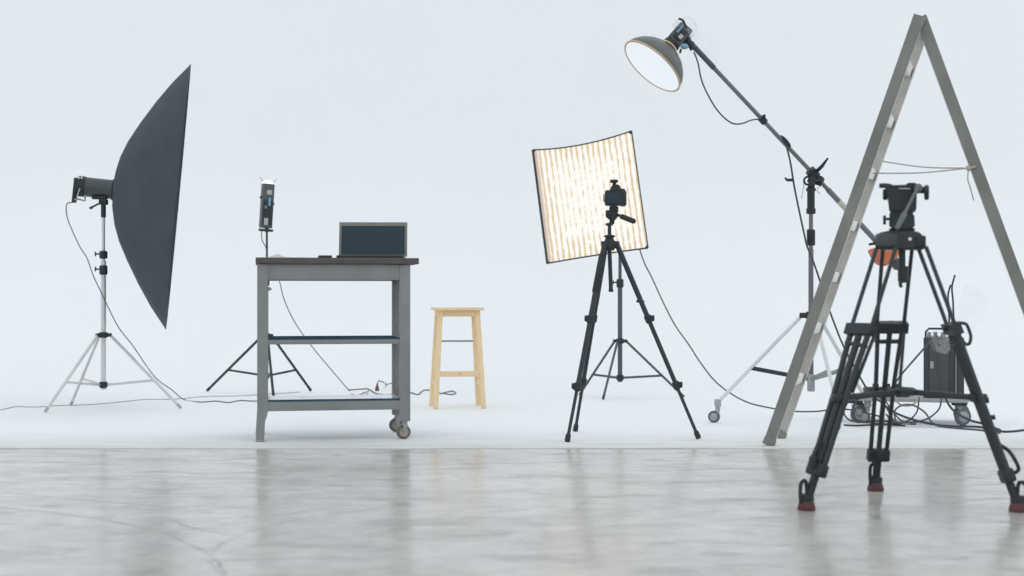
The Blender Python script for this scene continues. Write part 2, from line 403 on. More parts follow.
def caster(root, top, r, axis, m_tyre, m_hub, m_fork, trail=(0.02, 0, 0), width=0.022, z0=0.0):
    """swivel caster under a point; wheel > hub, fork"""
    top = V(top); axis = V(axis).normalized(); c = V((top.x + trail[0], top.y + trail[1], z0 + r))
    fk = MB()
    fk.cyl(top, top - V((0, 0, 0.018)), 0.014)
    for s_ in (-1, 1):
        a = top - V((0, 0, 0.016)) + axis * s_ * (width / 2 + 0.006)
        fk.bar(a, c + axis * s_ * (width / 2 + 0.006), r * 0.62, 0.004, side=V((0, 0, 1)).cross(axis), bevel=0.001)
    fk.bar(top - V((0, 0, 0.018)) - axis * (width / 2 + 0.008), top - V((0, 0, 0.018)) + axis * (width / 2 + 0.008), r * 0.7, 0.006, side=V((0, 0, 1)).cross(axis), bevel=0.001)
    f = fk.build('caster_fork', m_fork, root)
    w = MB(); w.lathe([(-width / 2, r * 0.62), (-width / 2, r * 0.9), (-width * 0.3, r), (width * 0.3, r), (width / 2, r * 0.9), (width / 2, r * 0.62)], c, axis, 28)
    wo = w.build('caster_wheel', m_tyre, f)
    h = MB(); h.lathe([(-width / 2 - 0.001, r * 0.2), (-width / 2 - 0.002, r * 0.63), (width / 2 + 0.002, r * 0.63), (width / 2 + 0.001, r * 0.2)], c, axis, 24)
    h.cyl(c - axis * (width / 2 + 0.011), c + axis * (width / 2 + 0.011), r * 0.16); h.build('wheel_hub', m_hub, f)

def cable(name, pts, r, m, label, cat='cable', group=None, smooth=8):
    b = MB(); b.tube(pts, r, seg=6, smooth=smooth)
    o = b.build(name, m, None)
    return tag(o, label, cat, group)

# ------------------------------------------------------------------ softbox on silver stand
SX, SY = -2.600, 9.1
t = thing('light_stand', 'silver tripod light stand holding the big dark softbox', 'light stand', (SX, SY, 0))
feet = [G(45, 413.5), G(181, 409.5), G(71, 406)]
light_stand(t, SX, SY, feet, 0.472, 0.155, 1.335, 0.0165, 0.0105, M['silver'], M['silver'], joints=((0.982, 0.05), (0.885, 0.06)), legw=0.0095, zsplit=0.945, tip_m=M['hub_grey'])
nS = V((0.970, 0.226, -0.091)).normalized()
upS = (V((0, 0, 1)) - nS * nS.z).normalized()
Cf = P(178, 196.5, 9.24)
t = thing('octagonal_softbox', 'large dark grey softbox seen edge on, mounted on the strobe on the silver stand', 'softbox', Cf - upS * 0.86)
R0 = 0.858
prof = [(-0.004, R0 * 0.997), (0.003, R0), (0.012, R0 * 0.985), (0.105, 0.725), (0.195, 0.588), (0.278, 0.445), (0.340, 0.325), (0.378, 0.222), (0.400, 0.12), (0.405, 0.06)]
sb = MB()
# sixteen fabric panels between sprung ribs
x_ = upS; y_ = nS.cross(upS)
rings = []
for a, r in prof:
    ring = []
    for i in range(32):
        k = i % 2; ph = 2 * math.pi * (i // 2) / 16; ph2 = ph + math.pi / 8
        pa = (x_ * math.cos(ph) + y_ * math.sin(ph)); pb = (x_ * math.cos(ph2) + y_ * math.sin(ph2))
        q = lerp(pa, pb, k / 2.0)
        sag = 1.0 - 0.008 * math.sin(math.pi * k / 2.0)
        ring.append(sb.bm.verts.new(Cf - nS * a + q * r * sag))
    rings.append(ring)
for A, B in zip(rings, rings[1:]):
    for i in range(32):
        j = (i + 1) % 32; sb.bm.faces.new((A[i], A[j], B[j], B[i]))
sb.bm.faces.new(rings[-1])
shell = sb.build('fabric_shell', M['softbox'], t, ang=1.0)
d = MB()
dr = [d.bm.verts.new(Cf - nS * 0.012 + (x_ * math.cos(2 * math.pi * i / 16) + y_ * math.sin(2 * math.pi * i / 16)) * R0 * 0.975) for i in range(16)]
dc = d.bm.verts.new(Cf - nS * 0.03)
for i in range(16): d.bm.faces.new((dr[i], dr[(i + 1) % 16], dc))
d.build('front_diffuser', M['white_cloth'], t)
rb = MB(); rb.tube([Cf - nS * 0.0 + (x_ * math.cos(2 * math.pi * i / 16) + y_ * math.sin(2 * math.pi * i / 16)) * R0 for i in range(17)], 0.004, seg=6, smooth=0); rb.build('rim_binding', M['black'], t)
sr = MB(); sr.lathe([(0.375, 0.062), (0.375, 0.068), (0.412, 0.068), (0.412, 0.060)], Cf, -nS, 24); sr.build('speed_ring', M['black'], t)

# strobe head behind the softbox
c0 = Cf - nS * 0.398; ax = -nS
t = thing('studio_strobe', 'dark cylindrical strobe head clamped between silver stand and big softbox', 'strobe light', V((SX, SY, 1.335)))
s = MB(); s.lathe([(0, 0.058), (0.004, 0.062), (0.170, 0.062), (0.175, 0.064), (0.182, 0.062)], c0, ax, 28); s.build('body', M['strobe'], t)
s = MB(); s.lathe([(0.180, 0.060), (0.183, 0.066), (0.222, 0.066), (0.229, 0.062), (0.231, 0.05)], c0, ax, 28); rc = s.build('rear_cap', M['black'], t)
rear = c0 + ax * 0.231
s = MB(); s.bar(rear + V((0.004, -0.02, 0.05)), rear + V((-0.012, -0.02, -0.105)), 0.05, 0.02, side=V((0, 1, 0)), bevel=0.004); s.build('control_panel', M['black'], t)
s = MB(); s.tube([rear + V((0.0, -0.05, -0.09)), rear + V((0.03, -0.055, -0.088)), rear + V((0.065, -0.05, -0.098)), rear + V((0.07, -0.05, -0.06))], 0.006, smooth=0); s.build('handle', M['steel'], t)
s = MB(); s.bar(rear + V((0.04, -0.068, -0.02)), rear + V((0.02, -0.068, -0.075)), 0.008, 0.004, side=V((1, 0, 0))); s.build('trim_strip', M['hub_grey'], t)
for k in (0.010, 0.028):
    s = MB(); s.box(rear + V((0.02 + k, -0.058, 0.048)), (0.010, 0.006, 0.014), bevel=0.002); s.build('button', M['white_paint'], rc)
s = MB(); s.box((SX, SY, 1.318), (0.05, 0.05, 0.035), bevel=0.005); s.box((SX - 0.025, SY, 1.345), (0.09, 0.04, 0.02), bevel=0.004); s.cyl((SX, SY, 1.22), (SX, SY, 1.31), 0.016); s.build('mount_bracket', M['black'], t)
s = MB(); s.tube([(SX, SY - 0.03, 1.315), (SX - 0.04, SY - 0.035, 1.295), (SX - 0.075, SY - 0.035, 1.275)], [0.006] * 8 + [0.009] * 8, smooth=5); s.build('tilt_lever', M['black'], t)

cable('power_cable', [rear + V((0, -0.02, -0.105))] + [P(67, 204, 9.1), P(67, 216, 9.1), P(72, 230, 9.08), P(80, 247, 9.05), P(87, 258, 9.02), P(93, 275, 9.0), P(101, 292, 8.98), P(109, 309, 9.0), P(119, 328, 9.05), P(133, 346, 9.1), P(148, 368, 9.3), P(158, 380, 9.5), P(172, 390, 9.8)] + [G(184, 399.5, .004), G(200, 402, .004), G(216, 401, .004), G(228, 402.5, .004), G(240, 400.5, .004), G(256, 401, .004), G(285, 399, .004)],
      0.0036, M['cable'], 'thin grey power cable hanging from the strobe of the big softbox down to the floor')
cable('floor_cable', [G(-30, 409, .003), G(0, 409.5, .003), G(16, 406.5, .003), G(34, 407, .003), G(60, 405.5, .003), G(90, 404.5, .003), G(120, 402, .003), G(145, 399.5, .003), G(175, 399, .003), G(205, 396.5, .003), G(235, 396, .003), G(270, 394, .003), G(300, 392, .003)],
      0.003, M['cable_beige'], 'thin beige cable lying along the white floor at far left')

# ------------------------------------------------------------------ workbench
TH = math.atan2(0.176, 0.984); TB = V((-1.257, 7.055, 0))
tbl = thing('workbench', 'grey steel workbench with dark top, two shelves and casters on one end', 'table', TB, TH)
W, D = 0.758, 0.44
def tpt(x, y, z): return TB + V((x * math.cos(TH) - y * math.sin(TH), x * math.sin(TH) + y * math.cos(TH), z))
b = MB(); b.box((0.396, D / 2, 0.8955), (0.808, D + 0.03, 0.030), bevel=0.003); b.build('tabletop', M['top_wood'], tbl, local=True)
LW = 0.053
# left legs: solid down to a tapered foot
for y in (0.0, D - 0.045):
    b = MB()
    out = [(0, 0.877), (LW, 0.877), (LW, 0.150), (LW - 0.006, 0.125), (0.038, 0.10), (0.036, 0.05), (0.033, 0.010), (0.030, 0.002), (-0.006, 0.002), (-0.007, 0.012), (0.0, 0.13)]
    b.prism([V((x, y, z)) for x, z in reversed(out)], (0, 1, 0), 0.045)
    lg = b.build('leg', M['grey_paint'], tbl, local=True)
    q = MB(); q.box((0.0135, y + 0.0225, 0.005), (0.044, 0.05, 0.010), bevel=0.003); q.build('foot_pad', M['steel'], lg, local=True)
for y in (0.0, D - 0.045):
    b = MB(); b.box((W - LW / 2, y + 0.0225, 0.4835), (LW, 0.045, 0.787), bevel=0.003); b.build('leg', M['grey_paint'], tbl, local=True)
    wc = tpt(W - LW / 2, y + 0.0225, 0.09)
    caster(tbl, wc, 0.036, (math.sin(-0.35), math.cos(0.35), 0), M['wheel_tan'], M['hub_tan'], M['steel'], trail=(-0.006, -0.004, 0), width=0.024)
for y, nm in ((0.003, 'front_rail'), (D - 0.025, 'back_rail')):
    b = MB(); b.box((W / 2, y + 0.011, 0.838), (W - 2 * LW + 0.004, 0.022, 0.077), bevel=0.002)
    b.box((W / 2, y + (0.03 if y < 0.1 else -0.008), 0.802), (W - 2 * LW, 0.045, 0.004))
    b.build(nm, M['grey_paint'], tbl, local=True)
for x in (0.012, W - 0.034):
    b = MB(); b.box((x + 0.011, D / 2, 0.838), (0.022, D - 0.09, 0.077), bevel=0.002); b.build('side_rail', M['grey_paint'], tbl, local=True)
for z0, z1, bm_, nm in ((0.480, 0.503, M['shelf_blue'], 'middle_shelf'), (0.150, 0.200, M['shelf_gloss'], 'lower_shelf')):
    SD = D if z0 > 0.3 else 0.30
    b = MB()
    b.box((W / 2, 0.012, (z0 + z1) / 2), (W - 2 * LW + 0.004, 0.02, z1 - z0), bevel=0.002)
    b.box((W / 2, SD - 0.012, (z0 + z1) / 2), (W - 2 * LW + 0.004, 0.02, z1 - z0), bevel=0.002)
    for x in (0.02, W - 0.02): b.box((x, D / 2, (z0 + z1) / 2), (0.02, D - 0.09, z1 - z0))
    sh = b.build(nm, M['grey_paint'], tbl, local=True)
    q = MB(); q.box((W / 2, SD / 2, z1 + 0.0035), (W - 2 * LW + 0.002, SD - 0.004, 0.007)); q.build('shelf_board', bm_, sh, local=True)
    if z0 < 0.3: q = MB(); q.box((W / 2, 0.0015, z1 + 0.002), (W - 2 * LW + 0.002, 0.003, 0.010)); q.build('blue_edge', M['shelf_blue'], sh, local=True)
q = MB(); q.box((LW + 0.006, 0.012, 0.755), (0.012, 0.014, 0.018), bevel=0.003); q.cyl((LW, 0.012, 0.755), (LW + 0.018, 0.012, 0.755), 0.004); q.build('hook', M['steel'], tbl, local=True)

# laptop
ZT = 0.9107
LP = tpt(0.561, 0.08, ZT); yaw = 0.03
lap = thing('laptop', 'open laptop with dark blank screen standing on the workbench', 'laptop', LP, yaw)
b = MB(); b.box((0, 0.11, 0.008), (0.338, 0.235, 0.015), bevel=0.004); ba = b.build('base', M['black'], lap, local=True)
b = MB(); b.box((0, 0.12, 0.0160), (0.30, 0.13, 0.002)); b.build('keyboard', M['screen'], ba, local=True)
tilt = math.radians(12); Rl = Matrix.Rotation(-tilt, 3, 'X')
hc = V((0, 0.226, 0.014))
b = MB(); b.box(hc + Rl @ V((0, 0.004, 0.094)), (0.356, 0.008, 0.186), Rl, bevel=0.003); sc_ = b.build('lid', M['laptop'], lap, local=True)
b = MB(); b.box(hc + Rl @ V((0, -0.0012, 0.089)), (0.330, 0.003, 0.154), Rl); b.build('display', M['screen'], sc_, local=True)
b = MB(); b.cyl(hc + Rl @ V((0, 0.0, 0.178)), hc + Rl @ V((0, -0.0025, 0.178)), 0.0032); b.build('webcam', M['black'], sc_, local=True)
b = MB(); b.cyl(hc + V((-0.13, 0, 0)), hc + V((0.13, 0, 0)), 0.006); b.build('hinge', M['black'], lap, local=True)
# phone and paper on the bench
PH = tpt(0.335, 0.06, ZT)
b = MB(); b.box(PH + V((0, 0, 0.006)), (0.068, 0.12, 0.012), Matrix.Rotation(0.15, 3, 'Z'), bevel=0.004)
ph = b.build('phone', M['black'], None); tag(ph, 'small flat black phone lying on the bench left of the laptop', 'phone')
b = MB()
nx, ny = 18, 8; gv = []
for j in range(ny + 1):
    row = []
    for i in range(nx + 1):
        u, v_ = i / nx, j / ny
        z = 0.002 + 0.017 * math.exp(-((u - 0.22) / 0.16) ** 2) * (0.7 + 0.3 * math.sin(v_ * 6 + u * 4)) + 0.002 * abs(math.sin(u * 19 + v_ * 7))
        p = tpt(0.058 + 0.185 * u, 0.07 + 0.12 * v_ + 0.02 * u, ZT + z); row.append(b.bm.verts.new(p))
    gv.append(row)
for j in range(ny):
    for i in range(nx): b.bm.faces.new((gv[j][i], gv[j][i + 1], gv[j + 1][i + 1], gv[j + 1][i]))
loop = [gv[0][i] for i in range(nx + 1)] + [gv[j][nx] for j in range(1, ny + 1)] + [gv[ny][i] for i in range(nx - 1, -1, -1)] + [gv[j][0] for j in range(ny - 1, 0, -1)]
low = [b.bm.verts.new((v_.co.x, v_.co.y, ZT)) for v_ in loop]
for i in range(len(loop)):
    j = (i + 1) % len(loop); b.bm.faces.new((loop[i], loop[j], low[j], low[i]))
b.bm.faces.new(low)
pp = b.build('paper_sheet', M['paper'], None); tag(pp, 'crumpled white sheet lying on the left end of the workbench', 'paper')

# ------------------------------------------------------------------ small lamp on dark stand behind the bench
LX, LY = -1.80, 10.5
t = thing('light_stand', 'dark thin tripod light stand behind the grey workbench', 'light stand', (LX, LY, 0))
light_stand(t, LX, LY, [G(207, 392), G(311, 392), G(273.5, 398)], 0.43, 0.135, 1.25, 0.011, 0.008, M['black_metal'], M['black_metal'], joints=((0.82, 0.05),), legw=0.010, zsplit=0.9)
t = thing('panel_lamp', 'narrow dark panel lamp glowing at its top edge above the workbench', 'lamp', (LX, LY, 1.22))
pc = P(266.8, 206, 10.5)
Rz = Matrix.Rotation(math.radians(3.5), 3, 'Y')
Rp = Rz @ Matrix.Rotation(0.5, 3, 'Z')
b = MB(); b.box(pc, (0.088, 0.055, 0.325), Rp, bevel=0.006); b.build('housing', M['strobe'], t)
b = MB(); b.box(pc + Rp @ V((0, 0.031, 0.0)), (0.076, 0.008, 0.30), Rp); b.build('lamp_face', M['flare'], t)
b = MB(); b.box(pc + Rp @ V((0, -0.030, -0.05)), (0.07, 0.012, 0.18), Rp, bevel=0.004); bk = b.build('back_plate', M['black'], t)
for (dx, dz, w, h, m_) in ((0.004, 0.10, 0.036, 0.032, 'label'), (0.006, 0.03, 0.016, 0.06, 'blue'), (-0.02, -0.01, 0.014, 0.02, 'steel'), (-0.012, -0.115, 0.03, 0.05, 'label')):
    q = MB(); q.box(pc + Rp @ V((dx, -0.0375 if dz < 0.09 else -0.029, dz)), (w, 0.004, h), Rp); q.build('sticker', M[m_], bk)
b = MB(); b.ball(pc + Rp @ V((0, 0.005, 0.166)), 0.045, (0.95, 0.6, 0.5), Rp); b.build('flare_dome', M['flare'], t)  # glowing dome added to imitate the flare over the lamp's top edge
for s_ in (-1, 1):
    q = MB(); q.tube([pc + Rp @ V((0.03 * s_, 0, 0.165)), pc + Rp @ V((0.065 * s_, 0, 0.205))], 0.002, smooth=0); q.build('guard_wire', M['chrome'], t)
for (dz, s_) in ((0.06, -1), (0.02, 1)):
    q = MB(); q.cyl(pc + Rp @ V((0.042 * s_, 0, dz)), pc + Rp @ V((0.056 * s_, 0, dz)), 0.008); q.build('side_knob', M['black'], t)
b = MB(); b.box(pc + Rp @ V((0.004, 0, -0.178)), (0.098, 0.05, 0.018), Rp, bevel=0.003); b.cyl((LX, LY, 1.19), (LX, LY, 1.245), 0.014); b.build('yoke', M['black'], t)
cable('lamp_cable', [pc + V((-0.035, -0.01, -0.18)), P(262, 240, 10.46), P(266, 248, 10.47), P(268, 262, 10.47), P(278, 277, 10.44), P(284, 299, 10.4), P(293, 319, 10.4), P(304, 336, 10.45), P(318, 354, 10.55), P(334, 373, 10.7)] + [G(349, 390.5, .004), G(352.6, 394.4, .004), G(357.4, 395.3, .004), G(365.6, 392, .004)],
      0.0036, M['cable'], 'thin grey cable sagging from the small panel lamp to the floor behind the bench')
cable('extension_cable', [G(348.5, 390, .004), G(363, 389, .004), G(368.6, 389, .004), G(375, 393, .004), G(384.7, 394.6, .004), G(392, 394, .004), G(402, 393, .004), G(410.7, 392.6, .004), G(418, 394.6, .004), G(423, 390.5, .004), G(430, 390.2, .004), G(436.7, 392, .004), G(441, 393.5, .004), G(447, 392.0, .004), G(453, 391.2, .004), G(455.6, 393.3, .004), G(450, 394.6, .004), G(443, 392.8, .004)],
      0.0045, M['cable'], 'wavy dark cable lying on the floor between workbench and wooden stool')
pg = G(377, 391)
t = thing('plug_lead', 'short lead with a dark red plug standing on the floor behind the bench', 'plug', pg)
b = MB(); b.lathe([(0, 0.015), (0.024, 0.015), (0.034, 0.010), (0.055, 0.006), (0.06, 0.004)], pg, (0.05, 0, 1), 14); b.build('plug', M['plug'], t)
b = MB(); b.tube([pg + V((0.003, 0, 0.063)), pg + V((0.02, 0.02, 0.075)), pg + V((0.06, 0.1, 0.05)), G(386, 385, .004), G(392, 383, .004), G(402, 382, .004)], 0.004, smooth=7); b.build('lead', M['cable'], t)
cable('floor_cable', [G(368.6, 389.5, .004), G(367.5, 392, .004), G(366, 394.5, .004), G(358, 396, .004), G(340, 397, .004), G(318, 397.5, .004), G(300, 396.5, .004)], 0.003, M['cable'], 'thin grey cable end lying flat under the bench, left of the red plug')

# ------------------------------------------------------------------ stool
st_o = V(((457.3 - 512) / F * 9.26, 9.26, 0))
stool = thing('bar_stool', 'pale pine bar stool standing right of the workbench', 'stool', st_o, 0.16)
sh_ = H + (HY - 307.5) / F * 9.2
b = MB(); b.box((0, 0, sh_ - 0.009), (0.315, 0.29, 0.018), bevel=0.004); b.build('seat', M['pine_dark'], stool, local=True)
tx, bx_, ty, by_ = 0.119, 0.154, 0.09, 0.125
for sx_ in (-1, 1):
    for sy_ in (-1, 1):
        b = MB(); b.bar((sx_ * bx_, sy_ * by_, 0.001), (sx_ * tx, sy_ * ty, sh_ - 0.018), 0.031, 0.031, side=(1, 0, 0), bevel=0.003); b.build('leg', M['pine'], stool, local=True)
def legx(z): return bx_ + (tx - bx_) * z / (sh_ - 0.018)
def legy(z): return by_ + (ty - by_) * z / (sh_ - 0.018)
for sy_ in (-1, 1):
    z = sh_ - 0.038; b = MB(); b.box((0, sy_ * (legy(z) + 0.004), z), (2 * legx(z) - 0.028, 0.016, 0.04), bevel=0.002); b.build('apron', M['pine_dark'], stool, local=True)
for sx_ in (-1, 1):
    z = sh_ - 0.038; b = MB(); b.box((sx_ * (legx(z) + 0.004), 0, z), (0.016, 2 * legy(z) - 0.028, 0.04), bevel=0.002); b.build('apron', M['pine_dark'], stool, local=True)
z = 0.222; b = MB(); b.box((0, -legy(z) - 0.002, z), (2 * legx(z) - 0.028, 0.02, 0.036), bevel=0.003); b.build('front_stretcher', M['pine_dark'], stool, local=True)
z = 0.425; b = MB(); b.cyl((-legx(z), legy(z), z), (legx(z), legy(z), z), 0.006); b.build('rear_rod', M['steel'], stool, local=True)
for sx_ in (-1, 1):
    z = 0.16; b = MB(); b.box((sx_ * legx(z), 0, z), (0.018, 2 * legy(z) - 0.028, 0.03), bevel=0.003); b.build('side_stretcher', M['pine'], stool, local=True)
b = MB(); b.cyl((0.0, -legy(0.222) - 0.013, 0.222), (0.0, -legy(0.222) - 0.0145, 0.222), 0.005); b.build('screw', M['steel'], stool, local=True)

# ------------------------------------------------------------------ flexible LED panel on its stand
PX, PY = 0.763, 10.1
t = thing('light_stand', 'dark grey tripod light stand behind the camera tripod, under the glowing panel', 'light stand', (PX, PY, 0))
light_stand(t, PX, PY, [G(579.5, 396), G(684, 398), G(603, 400.5)], 0.402, 0.143, 1.42, 0.0165, 0.012, M['strobe'], M['strobe'], joints=((0.81, 0.06),), legw=0.0085, zsplit=0.82)  # paler grey tubes: haze of distance put into the colour
mled, nt, b = newmat('led_mat')
N = nt.nodes.new; Lk = nt.links.new
tc = N('ShaderNodeTexCoord')
sep = N('ShaderNodeSeparateXYZ'); Lk(tc.outputs['UV'], sep.inputs[0])
COLS = 18.0
cu = math_('FRACT', math_('MULTIPLY', sep.outputs['X'], COLS))
tri = math_('ABSOLUTE', math_('SUBTRACT', cu, 0.5))                 # 0 on the strip of lamps, 0.5 in the gap
rowv = math_('FRACT', math_('MULTIPLY', sep.outputs['Y'], 20.0))
colid = math_('FLOOR', math_('MULTIPLY', sep.outputs['X'], COLS))
nz = N('ShaderNodeTexNoise'); nz.inputs['Scale'].default_value = 22; nz.inputs['Detail'].default_value = 3; Lk(tc.outputs['UV'], nz.inputs['Vector'])
edge_v = math_('ABSOLUTE', math_('SUBTRACT', sep.outputs['Y'], 0.5))
edge_u = math_('ABSOLUTE', math_('SUBTRACT', sep.outputs['X'], 0.52))
edge = math_('MAXIMUM', edge_v, edge_u)
gapw = maprange(edge, 0.24, 0.49, 0.375, 0.16)
dn_ = N('ShaderNodeTexNoise'); dn_.inputs['Scale'].default_value = 1.0; dn_.inputs['Detail'].default_value = 1
dm = N('ShaderNodeMapping'); dm.inputs['Scale'].default_value = (36, 11, 1); Lk(tc.outputs['UV'], dm.inputs['Vector']); Lk(dm.outputs['Vector'], dn_.inputs['Vector'])
tri = math_('ADD', tri, math_('MULTIPLY', math_('SUBTRACT', dn_.outputs['Fac'], 0.55), 0.55))
gapn = math_('ADD', tri, math_('MULTIPLY', math_('SUBTRACT', nz.outputs['Fac'], 0.5), 0.42))
q = N('ShaderNodeMapRange'); q.interpolation_type = 'SMOOTHSTEP'; Lk(gapn, q.inputs['Value']); Lk(gapw, q.inputs['From Min'])
Lk(math_('ADD', gapw, 0.16), q.inputs['From Max']); gap = q.outputs['Result']
tie = math_('MULTIPLY', maprange(math_('ABSOLUTE', math_('SUBTRACT', rowv, 0.5)), 0.36, 0.5, 0.0, 0.55, True), maprange(tri, 0.1, 0.35, 0.0, 1.0))
gap = math_('MAXIMUM', gap, math_('MULTIPLY', tie, 0.8))
left = maprange(sep.outputs['X'], 0.015, 0.05, 1.0, 0.0)
gcol = mixc(nz.outputs['Fac'], (0.50, 0.38, 0.32), (0.84, 0.66, 0.34))
colr = mixc(gap, (0.90, 0.90, 0.86), gcol)
colr = mixc(left, colr, (0.52, 0.41, 0.35))
b.inputs['Base Color'].default_value = (0.12, 0.10, 0.08, 1)
Lk(colr, b.inputs['Emission Color']); b.inputs['Emission Strength'].default_value = 1.0
b.inputs['Roughness'].default_value = 0.8; b.inputs['Specular IOR Level'].default_value = 0.1

TL, TR, BR, BL = P(532.5, 149.8, 9.86), P(631.5, 130.8, 9.86), P(648, 248, 9.98), P(547, 263.5, 9.98)
t = thing('flexible_light_panel', 'square flexible lamp panel glowing warm white with striped rows, black border', 'light panel', (PX, PY, 1.4))
pn = (TR - TL).cross(BL - TL).normalized()
if pn.y > 0: pn = -pn                                                # faces the camera
def ppt(u, v_, off=0.0):
    p = lerp(lerp(TL, TR, u), lerp(BL, BR, u), v_)
    bow = 0.085 * (1 - (2 * u - 1) ** 2)
    sag = 0.034 * (1 - (2 * u - 1) ** 2) * (1 - v_) + 0.006 * (1 - (2 * u - 1) ** 2) * v_
    return p - pn * (bow - off) + V((0, 0, -sag))
def sheet(name, u0, u1, v0, v1, nu, nv, off, m, parent, thick, uv=True):
    bm = bmesh.new(); g = []
    for j in range(nv + 1):
        g.append([bm.verts.new(ppt(u0 + (u1 - u0) * i / nu, v0 + (v1 - v0) * j / nv, off) - t.location) for i in range(nu + 1)])
    lay = bm.loops.layers.uv.new('UVMap')
    for j in range(nv):
        for i in range(nu):
            f = bm.faces.new((g[j][i], g[j + 1][i], g[j + 1][i + 1], g[j][i + 1]))
            for lp, (a, c) in zip(f.loops, ((i, j), (i, j + 1), (i + 1, j + 1), (i + 1, j))): lp[lay].uv = (a / nu, 1 - c / nv)
    me = bpy.data.meshes.new(name); bm.to_mesh(me); bm.free(); me.shade_smooth(); me.materials.append(m)
    o = bpy.data.objects.new(name, me); COL.objects.link(o); o.parent = parent
    if thick:
        md = o.modifiers.new('thick', 'SOLIDIFY'); md.thickness = thick; md.offset = 0
    return o
backing = sheet('backing', 0, 1, 0, 1, 16, 4, 0.0, M['dark_strip'], t, 0.006)
sheet('lamp_mat', 0.014, 0.994, 0.006, 0.992, 24, 6, 0.0065, mled, t, 0.0)
for (ua, va, ub, vb) in ((0, 0, 1, 0), (1, 0, 1, 1), (1, 1, 0, 1), (0, 1, 0, 0)):
    q = MB(); pts = [ppt(ua + (ub - ua) * k / 12, va + (vb - va) * k / 12, 0.004) for k in range(13)]
    q.tube(pts, 0.0065 if ua == ub == 0 else 0.0045, seg=6, smooth=0); q.build('edge_binding', M['dark_strip'], t)
for (u, v_) in ((0, 0), (1, 0), (1, 1), (0, 1)):
    du, dv = (0.04 if u == 0 else -0.04), (0.035 if v_ == 0 else -0.035)
    q = MB(); q.prism([ppt(u, v_, 0.008), ppt(u + du, v_, 0.008), ppt(u, v_ + dv, 0.008)], -pn, 0.004); q.build('corner_pocket', M['dark_strip'], t)
for a, c in (((0.02, 0.02), (0.98, 0.98)), ((0.98, 0.02), (0.02, 0.98))):
    q = MB(); q.tube([ppt(a[0], a[1], -0.01), ppt(0.5, 0.5, -0.05), ppt(c[0], c[1], -0.01)], 0.006, seg=6, smooth=8); q.build('cross_rod', M['black_metal'], t)
q = MB(); cc = ppt(0.5, 0.5, -0.05); q.cyl(cc, cc + V((0, 0.05, 0)), 0.03); q.bar(cc + V((0, 0.03, 0)), V((PX, PY, 1.40)), 0.03, 0.03, bevel=0.004); q.box((PX, PY, 1.40), (0.05, 0.05, 0.06), bevel=0.006); q.build('mount', M['black'], t)
cable('power_cable', [ppt(0.92, 0.985, -0.012), P(644, 262, 9.95), P(652, 278, 9.9), P(663, 302, 9.7), P(675, 325, 9.4), P(689, 345, 9.1), P(700, 362, 8.9), P(714, 380, 8.75), P(730, 393, 8.6), P(748, 402.5, 8.5), P(768, 407.5, 8.45), P(790, 411, 8.4), P(815, 411.5, 8.4), P(838, 409, 8.35), P(858, 411, 8.3), P(880, 416.5, 8.3)],
      0.0048, M['cable'], 'grey cable looping from the glowing panel past the ladder foot')

# ------------------------------------------------------------------ camera tripod with camera
CX, CY = 0.512, 7.29
zcr = 0.987
t = thing('camera_tripod', 'slim black tripod carrying the small camera in front of the glowing panel', 'tripod', (CX, CY, 0))
crown = V((((609.5 - 512) / F * 7.27), 7.27, zcr))
b = MB(); b.lathe([(-0.035, 0.022), (-0.02, 0.034), (0.0, 0.034), (0.012, 0.026), (0.03, 0.02), (0.034, 0.030), (0.040, 0.030), (0.044, 0.016)], crown, (0, 0, 1), 20); b.build('crown', M['black'], t)
for foot, lv in ((G(567.5, 442), -1), (G(575.5, 431.5), -1), (G(698, 439), 1)):
    d = V((foot.x - crown.x, foot.y - crown.y, 0)).normalized()
    a = crown + d * 0.038 + V((0, 0, -0.005)); e = foot + V((0, 0, 0.012))
    lg = MB()
    lg.bar(crown + d * 0.01 + V((0, 0, 0.0)), a + d * 0.012, 0.03, 0.03, side=(0, 0, 1), bevel=0.004)
    lg.tube([a, lerp(a, e, 0.30)], 0.0135, smooth=0, seg=12)
    lg.tube([lerp(a, e, 0.28), lerp(a, e, 0.40)], 0.0128, smooth=0, seg=12)
    lg.tube([lerp(a, e, 0.38), lerp(a, e, 0.75)], 0.0115, smooth=0, seg=12)
    lg.tube([lerp(a, e, 0.73), lerp(a, e, 0.99)], 0.0085, smooth=0, seg=12)
    lo = lg.build('leg', M['black_metal'], t)
    dn = (e - a).normalized()
    if foot.y < 7.1: g_ = MB(); g_.lathe([(0, 0.0152), (0.004, 0.018), (0.20, 0.018), (0.204, 0.0152)], lerp(a, e, 0.05), dn, 14); g_.build('foam_grip', M['rubber'], lo)
    for f_ in (0.39, 0.735):
        p = lerp(a, e, f_); k = MB()
        k.lathe([(-0.022, 0.013), (-0.016, 0.0185), (0.016, 0.0185), (0.022, 0.013)], p, dn, 14)
        k.box(p + V((0.019 * lv, -0.008, 0.004)), (0.022, 0.014, 0.03), bevel=0.004); k.build('flip_lock', M['black'], lo)
    k = MB(); k.lathe([(-0.011, 0.008), (-0.008, 0.014), (0.022, 0.0135), (0.03, 0.010)], e, -dn, 14); k.build('rubber_foot', M['rubber'], lo)
b = MB(); b.cyl(crown + V((0, 0, -0.03)), P(611, 291, 7.27), 0.0105); b.cyl(P(611, 289, 7.27), P(611, 292, 7.27), 0.0125); b.build('center_column_lower', M['black_metal'], t)
b = MB(); b.cyl(crown + V((0, 0, 0.03)), P(609.5, 223, 7.27), 0.0095); b.lathe([(0, 0.012), (0.006, 0.021), (0.012, 0.021), (0.016, 0.012)], P(609.3, 226, 7.27), (0, 0, 1)); b.build('center_column_upper', M['black_metal'], t)
hd = P(612.5, 215, 7.27)
